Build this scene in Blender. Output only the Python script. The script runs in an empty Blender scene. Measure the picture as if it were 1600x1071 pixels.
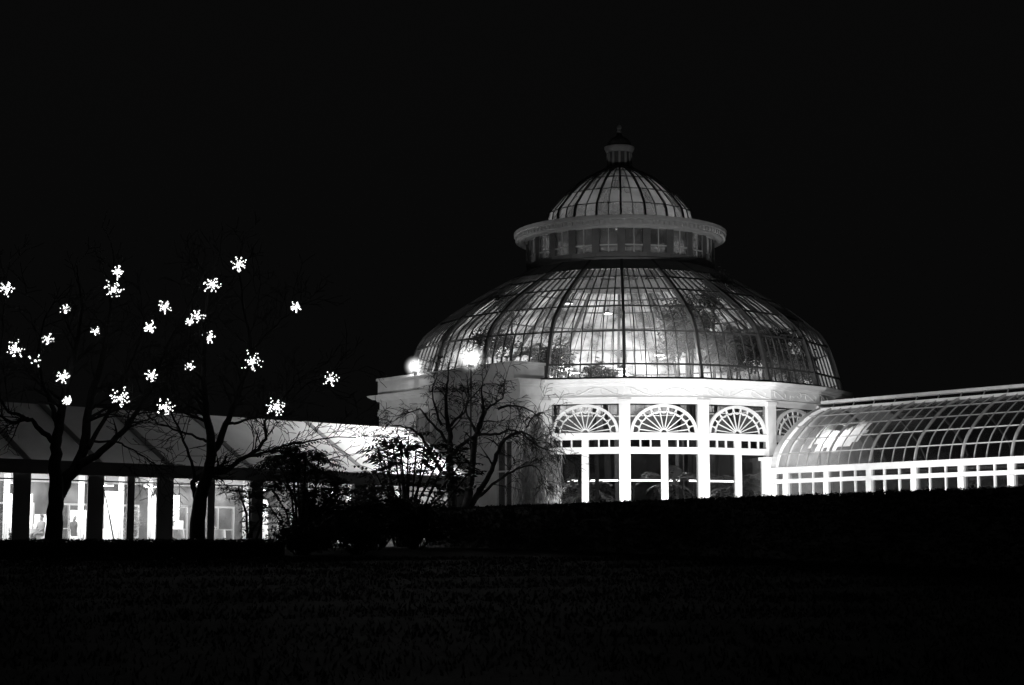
import bpy, math, random
from mathutils import Vector, Matrix, Euler
R = math.radians
S = bpy.context.scene
COL = S.collection
random.seed(7)

# ------------------------------------------------------------------ camera, sky, exposure
F, PITCH, EYE = 2748.0, math.atan(319.5/2748.0), 1.6
cam_d = bpy.data.cameras.new('camera'); cam = bpy.data.objects.new('camera', cam_d); COL.objects.link(cam)
cam.location = (0, 0, EYE); cam.rotation_euler = (math.pi/2+PITCH, 0, 0)
cam_d.sensor_width = 36; cam_d.lens = F/1600*36; cam_d.clip_start = .5; cam_d.clip_end = 3000
S.camera = cam
S.view_settings.view_transform = 'Standard'; S.view_settings.look = 'None'
S.view_settings.gamma = 1; S.view_settings.exposure = 0
W = bpy.data.worlds.new('World'); S.world = W; W.use_nodes = True
nt = W.node_tree; nt.nodes.clear()
sky = nt.nodes.new('ShaderNodeTexSky'); sky.sky_type = 'NISHITA'; sky.sun_disc = False
sky.sun_elevation = R(-4); sky.sun_rotation = R(180); sky.air_density = 1; sky.dust_density = 1
bw = nt.nodes.new('ShaderNodeRGBToBW'); add = nt.nodes.new('ShaderNodeMath'); add.operation = 'MULTIPLY_ADD'
add.inputs[1].default_value = .02; add.inputs[2].default_value = .0024      # city glow of the night sky, black and white film
bg = nt.nodes.new('ShaderNodeBackground'); bg.inputs[1].default_value = 1.0
out = nt.nodes.new('ShaderNodeOutputWorld')
nt.links.new(sky.outputs[0], bw.inputs[0]); nt.links.new(bw.outputs[0], add.inputs[0])
nt.links.new(add.outputs[0], bg.inputs[0]); nt.links.new(bg.outputs[0], out.inputs[0])
S.cycles.max_bounces = 8; S.cycles.transparent_max_bounces = 24; S.cycles.sample_clamp_indirect = 3
S.cycles.use_denoising = True; S.cycles.caustics_reflective = False; S.cycles.caustics_refractive = False

def at(px, py, Y):
    """world point seen at photo pixel (px,py) at distance Y"""
    v = (535.5-py)/F; e = math.atan(v)+PITCH; c = math.cos(math.atan(v))
    # exact pinhole inverse
    d = Vector(((px-800)/F, math.cos(PITCH)-v*math.sin(PITCH), v*math.cos(PITCH)+math.sin(PITCH)))
    k = Y/d.y
    return Vector((d.x*k, Y, EYE+d.z*k))
def H(py, Y): return at(800, py, Y).z
def sstep(a, b, x):
    u = min(1, max(0, (x-a)/(b-a))); return u*u*(3-2*u)
def gz(x, y): return 1.6*sstep(10, 80, y)

# ------------------------------------------------------------------ materials (the picture is black and white: neutral greys)
MATS = {}
def nodes(name):
    m = bpy.data.materials.new(name); m.use_nodes = True; n = m.node_tree; n.nodes.clear()
    o = n.nodes.new('ShaderNodeOutputMaterial'); MATS[name] = m
    return m, n, o
def noise(n, scale, detail=3, world=True):
    t = n.nodes.new('ShaderNodeTexNoise'); t.inputs['Scale'].default_value = scale; t.inputs['Detail'].default_value = detail
    if world:
        g = n.nodes.new('ShaderNodeNewGeometry'); n.links.new(g.outputs['Position'], t.inputs['Vector'])
    return t
def ramp(n, src, a, b, lo=.3, hi=.7):
    r = n.nodes.new('ShaderNodeMapRange'); r.inputs['From Min'].default_value = lo; r.inputs['From Max'].default_value = hi
    r.inputs['To Min'].default_value = a; r.inputs['To Max'].default_value = b
    n.links.new(src, r.inputs['Value']); return r.outputs[0]
def paint(name, a, b=None, rough=.6, scale=3, bump=.1, spec=.3, bscale=None):
    m, n, o = nodes(name)
    p = n.nodes.new('ShaderNodeBsdfPrincipled'); p.inputs['Roughness'].default_value = rough
    p.inputs['Specular IOR Level'].default_value = spec
    t = noise(n, scale, 4); v = ramp(n, t.outputs['Fac'], a, b if b is not None else a*1.15)
    n.links.new(v, p.inputs['Base Color'])
    if bump:
        t2 = noise(n, bscale or scale*6, 3); bp = n.nodes.new('ShaderNodeBump'); bp.inputs['Strength'].default_value = bump
        bp.inputs['Distance'].default_value = .05
        n.links.new(t2.outputs['Fac'], bp.inputs['Height']); n.links.new(bp.outputs[0], p.inputs['Normal'])
    n.links.new(p.outputs[0], o.inputs[0]); return m
def glass(name, haze_lo, haze_hi, tint=.9, scale=.6, refl=.06, rough=.05, diffuse=.8, vary=(.55, 1.35)):
    """thin pane: clear part, light-scattering film of dust and condensation, mirror reflection"""
    m, n, o = nodes(name)
    tr = n.nodes.new('ShaderNodeBsdfTransparent'); tr.inputs[0].default_value = (tint,)*3+(1,)
    tl = n.nodes.new('ShaderNodeBsdfTranslucent'); tl.inputs[0].default_value = (diffuse,)*3+(1,)
    gl = n.nodes.new('ShaderNodeBsdfGlossy'); gl.inputs['Roughness'].default_value = rough; gl.inputs[0].default_value = (1, 1, 1, 1)
    m1 = n.nodes.new('ShaderNodeMixShader'); m2 = n.nodes.new('ShaderNodeMixShader')
    t = noise(n, scale, 5); f = ramp(n, t.outputs['Fac'], haze_lo, haze_hi, .35, .68)
    oi = n.nodes.new('ShaderNodeObjectInfo'); rr_ = ramp(n, oi.outputs['Random'], vary[0], vary[1], 0, 1)
    fm = n.nodes.new('ShaderNodeMath'); fm.operation = 'MULTIPLY'; n.links.new(f, fm.inputs[0]); n.links.new(rr_, fm.inputs[1]); f = fm.outputs[0]
    n.links.new(f, m1.inputs[0]); n.links.new(tr.outputs[0], m1.inputs[1]); n.links.new(tl.outputs[0], m1.inputs[2])
    lw = n.nodes.new('ShaderNodeLayerWeight'); lw.inputs['Blend'].default_value = .12
    mu = n.nodes.new('ShaderNodeMath'); mu.operation = 'MULTIPLY_ADD'; mu.inputs[1].default_value = .7; mu.inputs[2].default_value = refl
    n.links.new(lw.outputs['Fresnel'], mu.inputs[0])
    n.links.new(mu.outputs[0], m2.inputs[0]); n.links.new(m1.outputs[0], m2.inputs[1]); n.links.new(gl.outputs[0], m2.inputs[2])
    n.links.new(m2.outputs[0], o.inputs[0]); return m
def scatter_glass(name):
    """glass with an uneven diffuse layer added to catch lamp light"""
    m, n, o = nodes(name); tr = n.nodes.new('ShaderNodeBsdfTransparent'); tr.inputs[0].default_value = (.85,)*3+(1,)
    d = n.nodes.new('ShaderNodeBsdfDiffuse'); d.inputs[0].default_value = (.75,)*3+(1,); mx = n.nodes.new('ShaderNodeMixShader')
    t = noise(n, .55, 4); f = ramp(n, t.outputs['Fac'], .12, .8, .38, .64)
    n.links.new(f, mx.inputs[0]); n.links.new(tr.outputs[0], mx.inputs[1]); n.links.new(d.outputs[0], mx.inputs[2]); n.links.new(mx.outputs[0], o.inputs[0]); return m
def emit(name, s, sampled=True):
    m, n, o = nodes(name); e = n.nodes.new('ShaderNodeEmission'); e.inputs[1].default_value = s
    n.links.new(e.outputs[0], o.inputs[0])
    if not sampled: m.cycles.emission_sampling = 'NONE'
    return m
def fabric(name, col, trans):
    m, n, o = nodes(name)
    d = n.nodes.new('ShaderNodeBsdfDiffuse'); t = n.nodes.new('ShaderNodeBsdfTranslucent'); mx = n.nodes.new('ShaderNodeMixShader')
    nz = noise(n, 1.3, 4); v = ramp(n, nz.outputs['Fac'], col*.9, col)
    n.links.new(v, d.inputs[0]); n.links.new(v, t.inputs[0]); mx.inputs[0].default_value = trans
    n.links.new(d.outputs[0], mx.inputs[1]); n.links.new(t.outputs[0], mx.inputs[2]); n.links.new(mx.outputs[0], o.inputs[0]); return m
paint('white_paint', .72, .8, .45, 1.2, .05); paint('stone', .5, .6, .8, 2, .15)
paint('frame_metal', .2, .26, .5, 3, .05); paint('dome_shaded', .03, .05, .6, 3, .05); paint('rail_white', .6, .7, .4, 3, 0)  # dome frame is white paint, its backlit darkness put into the colour
paint('wing_rib', .32, .4, .45, 2, .05); paint('wing_paint', .6, .72, .45, 2, .05); paint('dark_metal', .04, .06, .4, 4, .05)
paint('roof_lead', .12, .18, .6, 1.5, .1); paint('bark', .02, .04, .9, 5, .5, .1); paint('bark_lit', .06, .11, .9, 6, .4, .1); paint('pale_bark', .22, .34, .85, 6, .4, .1)  # lighter bark copy for the crooked tree, lamp light put into its colour
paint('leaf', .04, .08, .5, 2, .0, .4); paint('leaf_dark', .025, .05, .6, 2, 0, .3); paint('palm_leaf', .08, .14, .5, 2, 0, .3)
paint('grass_ground', .03, .05, .97, .8, .6, .015, 14); paint('grass_blade', .03, .05, .97, 4, 0, .01); paint('soil', .04, .06, .95, 2, .4)
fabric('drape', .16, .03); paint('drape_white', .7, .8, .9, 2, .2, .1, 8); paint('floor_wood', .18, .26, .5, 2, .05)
paint('skin', .4, .45, .6, 3, 0); paint('cloth_dark', .03, .05, .9, 6, .1, .1); paint('cloth_grey', .15, .2, .9, 6, .1, .1); paint('hair', .02, .03, .6, 10, .1)
paint('wire', .02, .03, .5, 2, 0)
glass('dome_glass', .05, .15, .9, .45, .02, .3, .8, (.5, 1.5)); glass('upper_glass', .17, .36, .86, .45, .02, .35, .8, (.62, 1.4)); scatter_glass('reflector_glass'); glass('lantern_glass', .03, .1, .42, .8, .02, .3); glass('wing_glass', .02, .07, .85, .5, .03, .12, .7); glass('drum_glass', .0, .015, .65, .5, .03)
glass('vinyl', .02, .08, .95, .8, .02, .15); fabric('tent_roof', .8, .03); fabric('drape_glow', .85, .55); paint('rafter_shade', .22, .28, .5, 2, 0)
emit('lamp_glow', 170); emit('bulb_glow', 3.0, False); emit('spot_glow', 30, False); emit('rail_glow', 7)
def lamp_halo(name, s):
    """emissive volume imitating the lens glow round a lamp, strongest near the bulb"""
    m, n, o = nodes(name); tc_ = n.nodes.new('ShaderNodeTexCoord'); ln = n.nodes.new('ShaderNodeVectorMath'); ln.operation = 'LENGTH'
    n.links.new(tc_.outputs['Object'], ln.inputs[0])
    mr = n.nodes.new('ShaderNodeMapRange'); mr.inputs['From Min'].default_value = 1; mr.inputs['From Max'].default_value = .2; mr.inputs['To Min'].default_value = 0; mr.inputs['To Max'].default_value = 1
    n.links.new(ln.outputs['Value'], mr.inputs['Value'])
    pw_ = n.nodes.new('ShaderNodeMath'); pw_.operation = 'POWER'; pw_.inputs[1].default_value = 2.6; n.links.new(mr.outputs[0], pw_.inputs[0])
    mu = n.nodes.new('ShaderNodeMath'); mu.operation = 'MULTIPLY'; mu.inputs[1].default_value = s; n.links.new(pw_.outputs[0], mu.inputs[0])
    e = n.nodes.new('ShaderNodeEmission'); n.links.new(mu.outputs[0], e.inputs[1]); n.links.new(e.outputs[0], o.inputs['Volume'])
lamp_halo('halo_glow', 4.5)
M = MATS

# ------------------------------------------------------------------ mesh building
class MB:
    def __init__(s): s.v = []; s.f = []
    def quad(s, a, b, c, d):
        i = len(s.v); s.v += [tuple(a), tuple(b), tuple(c), tuple(d)]; s.f.append((i, i+1, i+2, i+3))
    def tri(s, a, b, c):
        i = len(s.v); s.v += [tuple(a), tuple(b), tuple(c)]; s.f.append((i, i+1, i+2))
    def hexa(s, p):
        """8 points: bottom loop 4, top loop 4"""
        i = len(s.v); s.v += [tuple(q) for q in p]
        s.f += [(i+3, i+2, i+1, i), (i+4, i+5, i+6, i+7)]+[(i+a, i+(a+1) % 4, i+4+(a+1) % 4, i+4+a) for a in range(4)]
        return s
    def box(s, x0, x1, y0, y1, z0, z1):
        return s.hexa([(x0, y0, z0), (x1, y0, z0), (x1, y1, z0), (x0, y1, z0), (x0, y0, z1), (x1, y0, z1), (x1, y1, z1), (x0, y1, z1)])
    def bar(s, a, b, w, h, up=(0, 0, 1)):
        a = Vector(a); b = Vector(b); d = (b-a).normalized(); up = Vector(up)
        x = d.cross(up)
        if x.length < 1e-4: x = d.cross(Vector((1, 0, 0)))
        x = x.normalized()*w/2; y = x.cross(d).normalized()*h/2
        return s.hexa([a-x-y, a+x-y, b+x-y, b-x-y, a-x+y, a+x+y, b+x+y, b-x+y])
    def slab(s, q, t):
        """quad q extruded t along its normal"""
        q = [Vector(p) for p in q]; n = (q[1]-q[0]).cross(q[3]-q[0])
        if n.length < 1e-9: n = (q[2]-q[1]).cross(q[0]-q[1])
        n = n.normalized()*t
        return s.hexa(q+[p+n for p in q])
    def tube(s, pts, rad, n=6, cap=True):
        pts = [Vector(p) for p in pts]
        if isinstance(rad, (int, float)): rad = [rad]*len(pts)
        i0 = len(s.v); ref = None
        for k, p in enumerate(pts):
            d = (pts[min(k+1, len(pts)-1)]-pts[max(k-1, 0)])
            if d.length < 1e-6: d = Vector((0, 0, 1))
            d.normalize()
            if ref is None: ref = Vector((0, 0, 1)) if abs(d.z) < .9 else Vector((1, 0, 0))
            x = ref-d*ref.dot(d)
            if x.length < 1e-4: x = d.orthogonal()
            x.normalize(); y = d.cross(x); ref = x
            for a in range(n):
                t = 2*math.pi*a/n; q = p+(x*math.cos(t)+y*math.sin(t))*rad[k]; s.v.append(tuple(q))
        for k in range(len(pts)-1):
            for a in range(n):
                b = (a+1) % n; s.f.append((i0+k*n+a, i0+k*n+b, i0+(k+1)*n+b, i0+(k+1)*n+a))
        if cap and n > 2:
            s.f.append(tuple(i0+a for a in reversed(range(n)))); e = i0+(len(pts)-1)*n; s.f.append(tuple(e+a for a in range(n)))
        return s
    def lathe(s, prof, n, a0=0., full=True, a1=None):
        """prof list of (r,z); vertices at angle a0 + k*step from -y towards +x"""
        i0 = len(s.v); cnt = n if full else n+1; step = (2*math.pi if full else (a1-a0))/n
        for k in range(cnt):
            a = a0+k*step
            for r, z in prof: s.v.append((r*math.sin(a), -r*math.cos(a), z))
        m = len(prof)
        for k in range(n):
            b = (k+1) % cnt
            for j in range(m-1): s.f.append((i0+k*m+j, i0+b*m+j, i0+b*m+j+1, i0+k*m+j+1))
        return s
    def ball(s, c, r, nu=8, nv=6, sq=(1, 1, 1)):
        i0 = len(s.v); c = Vector(c)
        for j in range(nv+1):
            t = math.pi*j/nv
            for k in range(nu):
                a = 2*math.pi*k/nu
                s.v.append((c.x+r*sq[0]*math.sin(t)*math.cos(a), c.y+r*sq[1]*math.sin(t)*math.sin(a), c.z+r*sq[2]*math.cos(t)))
        for j in range(nv):
            for k in range(nu):
                b = (k+1) % nu; s.f.append((i0+j*nu+k, i0+(j+1)*nu+k, i0+(j+1)*nu+b, i0+j*nu+b))
        return s
    def mesh(s, name, mat, smooth=False):
        me = bpy.data.meshes.new(name); me.from_pydata(s.v, [], s.f)
        if smooth: me.polygons.foreach_set('use_smooth', [True]*len(me.polygons))
        me.materials.append(M[mat]); me.update(); return me
    def build(s, name, mat, parent=None, smooth=False, loc=(0, 0, 0), rz=0):
        return link(name, s.mesh(name, mat, smooth), parent, loc, rz)
def link(name, me, parent=None, loc=(0, 0, 0), rz=0):
    o = bpy.data.objects.new(name, me); COL.objects.link(o); o.parent = parent
    o.location = loc; o.rotation_euler = (0, 0, rz); return o
def tag(o, label=None, cat=None, group=None, kind=None):
    for k, v in (('label', label), ('category', cat), ('group', group), ('kind', kind)):
        if v: o[k] = v
    return o
def thing(name, label, cat, loc=(0, 0, 0), rz=0, group=None):
    o = bpy.data.objects.new(name, None); COL.objects.link(o); o.location = loc; o.rotation_euler = (0, 0, rz)
    o.empty_display_size = .2
    return tag(o, label, cat, group)
def lamp(kind, parent, loc, energy, radius=.2, target=None, size=R(60), blend=.6, world_parent=None):
    d = bpy.data.lights.new('lamp_light', kind); d.energy = energy; d.shadow_soft_size = radius
    if kind == 'SPOT': d.spot_size = size; d.spot_blend = blend
    o = bpy.data.objects.new('lamp_light', d); COL.objects.link(o); o.parent = parent; o.location = loc
    if target is not None:
        w = Vector(target)-Vector(loc); o.rotation_euler = w.to_track_quat('-Z', 'Y').to_euler()
    return o
UP = Vector((0, 0, 1))

# ------------------------------------------------------------------ ground
g = MB(); ys = [-40, -10, 0, 5]+[10+2.5*i for i in range(33)]+[110, 130, 180, 300, 600]
xs = [-500, -300, -120, -60]+[-40+4*i for i in range(24)]+[60, 90, 160, 300, 500]
for j in range(len(ys)):
    for i in range(len(xs)): g.v.append((xs[i], ys[j], gz(xs[i], ys[j])+(.03*math.sin(xs[i]*.7+ys[j])+.02*math.sin(ys[j]*1.3) if abs(xs[i]) < 60 and ys[j] < 60 else 0)))
n = len(xs)
for j in range(len(ys)-1):
    for i in range(n-1): g.f.append((j*n+i, j*n+i+1, (j+1)*n+i+1, (j+1)*n+i))
tag(g.build('lawn', 'grass_ground', smooth=True), 'dark lawn in front of the hedges at night', 'lawn', kind='structure')

gb = MB(); rg = random.Random(17)
for _ in range(30000):
    y = 9+50*rg.random()**.6; x = rg.uniform(-.31, .31)*y; z = gz(x, y); hgt = rg.uniform(.03, .09); a = rg.uniform(0, 6.28); w = rg.uniform(.006, .014)*(1+y/25)
    dx, dy = math.cos(a)*w, math.sin(a)*w
    gb.tri((x-dx, y-dy, z-.01), (x+dx, y+dy, z-.01), (x+rg.gauss(0, .03), y+rg.gauss(0, .03), z+hgt))
tag(gb.build('grass', 'grass_blade'), 'short grass blades of the dark lawn', 'grass', kind='stuff')

# ------------------------------------------------------------------ domed rotunda
CX, CY, GB = 7.34, 118.0, 1.6
rot = thing('domed_rotunda', 'large domed glass palm house with lit white arched windows and lantern on top', 'building', (CX, CY, GB))
NS, A0 = 20, R(-2.8); STEP = 2*math.pi/NS
RV = 15.0                                  # wall radius at the columns
FY = CY-RV
def hz(py, Y): return H(py, Y)-GB
zc_top, zc_bot, zfr, zarch = hz(592, FY), hz(603, FY), hz(620, FY), hz(630.5, FY)
zspring, zp1, zp0, zbar = hz(676, FY), hz(687, FY), hz(698.6, FY), hz(709, FY)
apo = RV*math.cos(STEP/2); half = RV*math.sin(STEP/2)
VIS = list(range(-1, 6))                   # bays with full detail
# plinth and floor inside
MB().lathe([(RV+.25, 0), (RV+.25, .55), (RV+.05, .6), (RV-.35, .6), (RV-.35, 0)], 18, A0-2*STEP, False, A0+16*STEP).build('plinth', 'stone', rot)
MB().lathe([(0.01, .1), (RV-.36, .1)], NS, A0).build('interior_floor', 'soil', rot)
# cornice, frieze, architrave as rings
MB().lathe([(RV-.4, zc_bot), (RV+.12, zc_bot), (RV+.2, zc_bot+.1), (RV+.42, zc_bot+.18), (RV+.5, zc_bot+.3), (RV+.55, zc_top-.03), (RV+.5, zc_top), (RV-.3, zc_top+.02), (RV-.4, zc_bot)], 18, A0-2*STEP, False, A0+16*STEP).build('cornice', 'white_paint', rot)
MB().lathe([(RV-.35, zfr), (RV+.02, zfr), (RV+.02, zc_bot-.004), (RV-.35, zc_bot-.004), (RV-.35, zfr)], 18, A0-2*STEP, False, A0+16*STEP).build('frieze', 'white_paint', rot)
MB().lathe([(RV-.3, zarch), (RV+.05, zarch), (RV+.07, zfr-.06), (RV+.12, zfr-.05), (RV+.12, zfr-.004), (RV-.3, zfr-.004), (RV-.3, zarch)], 18, A0-2*STEP, False, A0+16*STEP).build('architrave', 'white_paint', rot)
# columns (shared mesh)
cw = .33
colm = MB().box(-cw, cw, -RV-.1, -RV+.35, .6, zfr-.12)
colm.box(-cw-.06, cw+.06, -RV-.15, -RV+.3, .6, 1.0); colm.box(-cw+.03, cw-.03, -RV-.13, -RV-.1, 1.2, zspring-.5)
colm.box(-cw-.05, cw+.05, -RV-.16, -RV+.3, zfr-.30, zfr-.13)
colm = colm.mesh('column', 'white_paint')
col_shaded = colm.copy(); col_shaded.materials[0] = M['dome_shaded']  # rear columns are white too, shade put into a darker copy
for k in [q for q in range(NS) if q not in (17, 18)]: link('column' if (k < 7 or k > 15) else 'rear_column', colm if (k < 7 or k > 15) else col_shaded, rot, rz=A0+k*STEP)
MB().lathe([(RV-.44, zarch-.05), (RV-.44, zc_top-.05)], 18, A0-2*STEP, False, A0+16*STEP).build('shade_lining', 'dome_shaded', rot)  # dark lining added over the white interior, shade for the fan windows
# bay parts, local to facet centre facing -y at y=-apo
ow = half-cw/math.cos(STEP/2)+.02          # half opening
yo = -apo
def ring_pts(rx, rz_, a0, a1, n, y):
    return [Vector((rx*math.cos(a0+(a1-a0)*i/n), y, zspring+rz_*math.sin(a0+(a1-a0)*i/n))) for i in range(n+1)]
def arc_band(rx, rz_, w, y0, y1, a0=0, a1=math.pi, n=28):
    m = MB(); o_ = ring_pts(rx, rz_, a0, a1, n, 0); i_ = ring_pts(rx-w, rz_-w, a0, a1, n, 0)
    for i in range(n):
        a, b, c, d = i_[i], o_[i], o_[i+1], i_[i+1]
        m.hexa([(p.x, y0, p.z) for p in (a, b, c, d)]+[(p.x, y1, p.z) for p in (a, b, c, d)])
    return m
rx = ow-.02; rzz = zarch-zspring-.02
BAY = []
BAY.append(('arch_ring', arc_band(rx, rzz, .17, yo-.06, yo+.12).mesh('arch_ring', 'white_paint')))
ri, rzi = rx*.76, rzz*.76
BAY.append(('inner_ring', arc_band(ri, rzi, .055, yo-.03, yo+.08).mesh('inner_ring', 'white_paint')))
BAY.append(('fan_hub', arc_band(.27, .27, .09, yo-.04, yo+.09, n=12).mesh('fan_hub', 'white_paint')))
for i in range(10):
    a = R(9+18*i); m = MB()
    m.bar((.2*math.cos(a), yo+.02, zspring+.2*math.sin(a)), ((ri-.03)*math.cos(a), yo+.02, zspring+(rzi-.03)*math.sin(a)), .05, .07, (0, -1, 0))
    BAY.append(('spoke', m.mesh('spoke', 'white_paint')))
for i in range(11):
    a = R(8.2+16.36*i); c = Vector(((rx-.17)*math.cos(a), yo+.03, zspring+(rzz-.17)*math.sin(a)))
    nrm = Vector((-math.cos(a), 0, -math.sin(a))); tg = Vector((-math.sin(a), 0, math.cos(a)))
    dr = (rx-.17-ri); hw = .235
    pts = [c+tg*hw*math.cos(t)+nrm*(dr+.03)*math.sin(t) for t in [math.pi*j/8 for j in range(9)]]
    BAY.append(('scallop', MB().tube(pts, .033, 4).mesh('scallop', 'white_paint')))
m = MB().box(-ow, ow, yo-.08, yo+.15, zp1, zspring-.05); m.box(-ow, ow, yo-.13, yo+.15, zspring-.05, zspring)
BAY.append(('spring_rail', m.mesh('spring_rail', 'white_paint')))
BAY.append(('transom_rail', MB().box(-ow, ow, yo-.08, yo+.15, zbar, zp0).mesh('transom_rail', 'white_paint')))
BAY.append(('mullion', MB().box(-.2, .2, yo-.1, yo+.15, .6, zbar-.003).box(-.2, .2, yo-.075, yo+.15, zp0+.003, zp1-.003).mesh('mullion', 'white_paint')))
pw = (ow-.2)/3
for sgn in (-1, 1):
    for j in range(1, 3):
        x = sgn*(.2+pw*j); BAY.append(('transom_bar', MB().box(x-.04, x+.04, yo-.05, yo+.1, zp0+.003, zp1-.003).mesh('transom_bar', 'white_paint')))
    for j in range(3):
        a, b = sorted((sgn*(.2+pw*j+.045), sgn*(.2+pw*(j+1)-.045)))
        BAY.append(('transom_pane', MB().box(a, b, yo+.06, yo+.07, zp0, zp1).mesh('transom_pane', 'drum_glass')))
    a, b = sorted((sgn*.2, sgn*ow)); BAY.append(('window_pane', MB().box(a, b, yo+.06, yo+.07, .62, zbar).mesh('window_pane', 'drum_glass')))
BAY.append(('fan_pane', MB().box(-ow, ow, yo+.1, yo+.11, zspring, zarch).mesh('fan_pane', 'drum_glass')))
def scroll():
    m = MB()
    zc = (zfr+zc_bot)/2; hh = (zc_bot-zfr)*.36; nn = 3; L = 2*half*.94
    for q in range(nn):
        x0 = -L/2+L*q/nn; sg = 1 if q % 2 else -1; l = L/nn
        m.tube([Vector((x0+l*t, yo-.035, zc-sg*hh*math.cos(math.pi*t))) for t in [i/10 for i in range(11)]], .028, 4)
        for d_ in (0, 1):
            cx_ = x0+l*(.3+.4*d_); s2 = sg*(1 if d_ else -1)
            m.tube([Vector((cx_+(.1+.2*t)*math.cos(5*t+d_*3)*1., yo-.035, zc+s2*hh*.25+(.05+.2*t)*math.sin(5*t+d_*3))) for t in [i/10 for i in range(11)]], .02, 4)
    return m
BAY.append(('frieze_scroll', scroll().mesh('frieze_scroll', 'white_paint')))
for k in VIS:
    a = A0+(k+.5)*STEP
    b = link('arched_window', MB().box(-ow, ow, yo-.02, yo+.14, .6, .66).mesh('window_sill', 'white_paint'), rot, rz=a)
    for nm, me in BAY: link(nm, me, b)
for k in range(6, 17):
    a = A0+(k+.5)*STEP
    MB().box(-ow, ow, yo, yo+.2, .6, zarch).build('rear_window', 'drum_glass', rot, rz=a)

def glazed_dome(name, prof, rows, nb, front, rib_w, bar_w, pur_w, ribmat, gmat='dome_glass', rmat=None):
    """prof(t) -> (r,z), t 0 base .. 1 top; rows: list of t of pane edges; nb panes across a sector; front: sectors with single panes"""
    zb = prof(0)[1]; r0 = prof(0)[0]
    root = MB().lathe([(r0-.1, zb-.1), (r0+.12, zb-.1), (r0+.12, zb+.06), (r0-.1, zb+.06), (r0-.1, zb-.1)], NS, A0).build(name, ribmat, rot)
    T = [i/24 for i in range(25)]
    m = MB()
    for i in range(24):
        (ra, za), (rb, zb_) = prof(T[i]), prof(T[i+1]); m.bar((0, -ra+.05, za), (0, -rb+.05, zb_), rib_w, rib_w*1.7, (0, -1, 1))
    me = m.mesh('rib', ribmat)
    for k in range(NS): link('rib', me, root, rz=A0+k*STEP)
    def P(t, u, off=0.):
        r, z = prof(t); a, b = -STEP/2, STEP/2
        p = Vector((r*math.sin(a), -r*math.cos(a), z)).lerp(Vector((r*math.sin(b), -r*math.cos(b), z)), u)
        if off: p += Vector((0, off, 0))
        return p
    for j in range(1, nb):
        m = MB()
        for i in range(24): m.bar(P(T[i], j/nb), P(T[i+1], j/nb), bar_w, bar_w*1.4, (0, -1, 1))
        me = m.mesh('glazing_bar', ribmat)
        for k in range(NS): link('glazing_bar', me, root, rz=A0+(k+.5)*STEP)
    for t in rows[1:-1]:
        r, z = prof(t); w = pur_w
        MB().lathe([(r-w, z-w/2), (r+w*.6, z-w/2), (r+w*.6, z+w/2), (r-w, z+w/2), (r-w, z-w/2)], NS, A0).build('purlin', ribmat, root)
    sub = {}
    for i in range(len(rows)-1):
        for j in range(nb):
            m = MB(); kk = 2
            for q in range(kk):
                t0 = rows[i]+(rows[i+1]-rows[i])*q/kk; t1 = rows[i]+(rows[i+1]-rows[i])*(q+1)/kk
                m.quad(P(t0, j/nb, .04), P(t0, (j+1)/nb, .04), P(t1, (j+1)/nb, .04), P(t1, j/nb, .04))
            sub[i, j] = m
    mes = {ij: m.mesh('pane', gmat) for ij, m in sub.items()}
    rest = MB(); rear = MB()
    for k in range(NS):
        kk = k if k < NS/2 else k-NS
        a = A0+(k+.5)*STEP
        if kk in front:
            for ij in mes: link('pane', mes[ij], root, rz=a)
        else:
            rm = Matrix.Rotation(a, 3, 'Z')
            for m in sub.values():
                for f in m.f: (rear if rmat and (kk >= 6 or kk <= -7) else rest).quad(*[rm @ Vector(m.v[q]) for q in f])
    tag(rest.build('side_glazing', gmat, root), kind='stuff')
    if rear.f: tag(rear.build('rear_glazing', rmat, root), kind='stuff')
    return root
def interp(pts):
    ls = [0]
    for a, b in zip(pts, pts[1:]): ls.append(ls[-1]+math.dist(a, b))
    L = ls[-1]
    def f(t):
        s = t*L
        for i in range(len(pts)-1):
            if s <= ls[i+1]+1e-9:
                # catmull-rom
                u = (s-ls[i])/(ls[i+1]-ls[i]); p0 = pts[max(i-1, 0)]; p1 = pts[i]; p2 = pts[i+1]; p3 = pts[min(i+2, len(pts)-1)]
                return tuple(.5*((2*p1[c])+(-p0[c]+p2[c])*u+(2*p0[c]-5*p1[c]+4*p2[c]-p3[c])*u*u+(-p0[c]+3*p1[c]-3*p2[c]+p3[c])*u**3) for c in (0, 1))
        return pts[-1]
    return f
def sil(r_px, py): return (r_px/F*CY*1.0, hz(py, CY))
low = interp([(14.9, zc_top+.08), sil(324, 552), sil(299, 525), sil(271, 503), sil(240, 483), sil(205, 462), sil(178, 447), sil(148, 431)])
glazed_dome('lower_dome', low, [0, .085, .24, .43, .62, .77, .89, 1], 7, range(-3, 3), .18, .06, .1, 'dome_shaded', 'dome_glass', 'reflector_glass')  # rear panes carry the added diffuse layer that brightens the view through
zt = low(1)[1]; RD = 6.35
tc = 1.0
while tc > .8:
    r_, z_ = low(tc); Yc = CY-r_; v_ = Vector((0, Yc, z_+GB-EYE)); py_ = 535.5-F*(v_.z*math.cos(PITCH)-v_.y*math.sin(PITCH))/(v_.y*math.cos(PITCH)+v_.z*math.sin(PITCH))
    if py_ > 421: break
    tc -= .005
MB().lathe([(low(tc+(1-tc)*q/6)[0]+.1, low(tc+(1-tc)*q/6)[1]+.08) for q in range(7)], 40, A0).build('dome_collar', 'roof_lead', rot)
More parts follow.
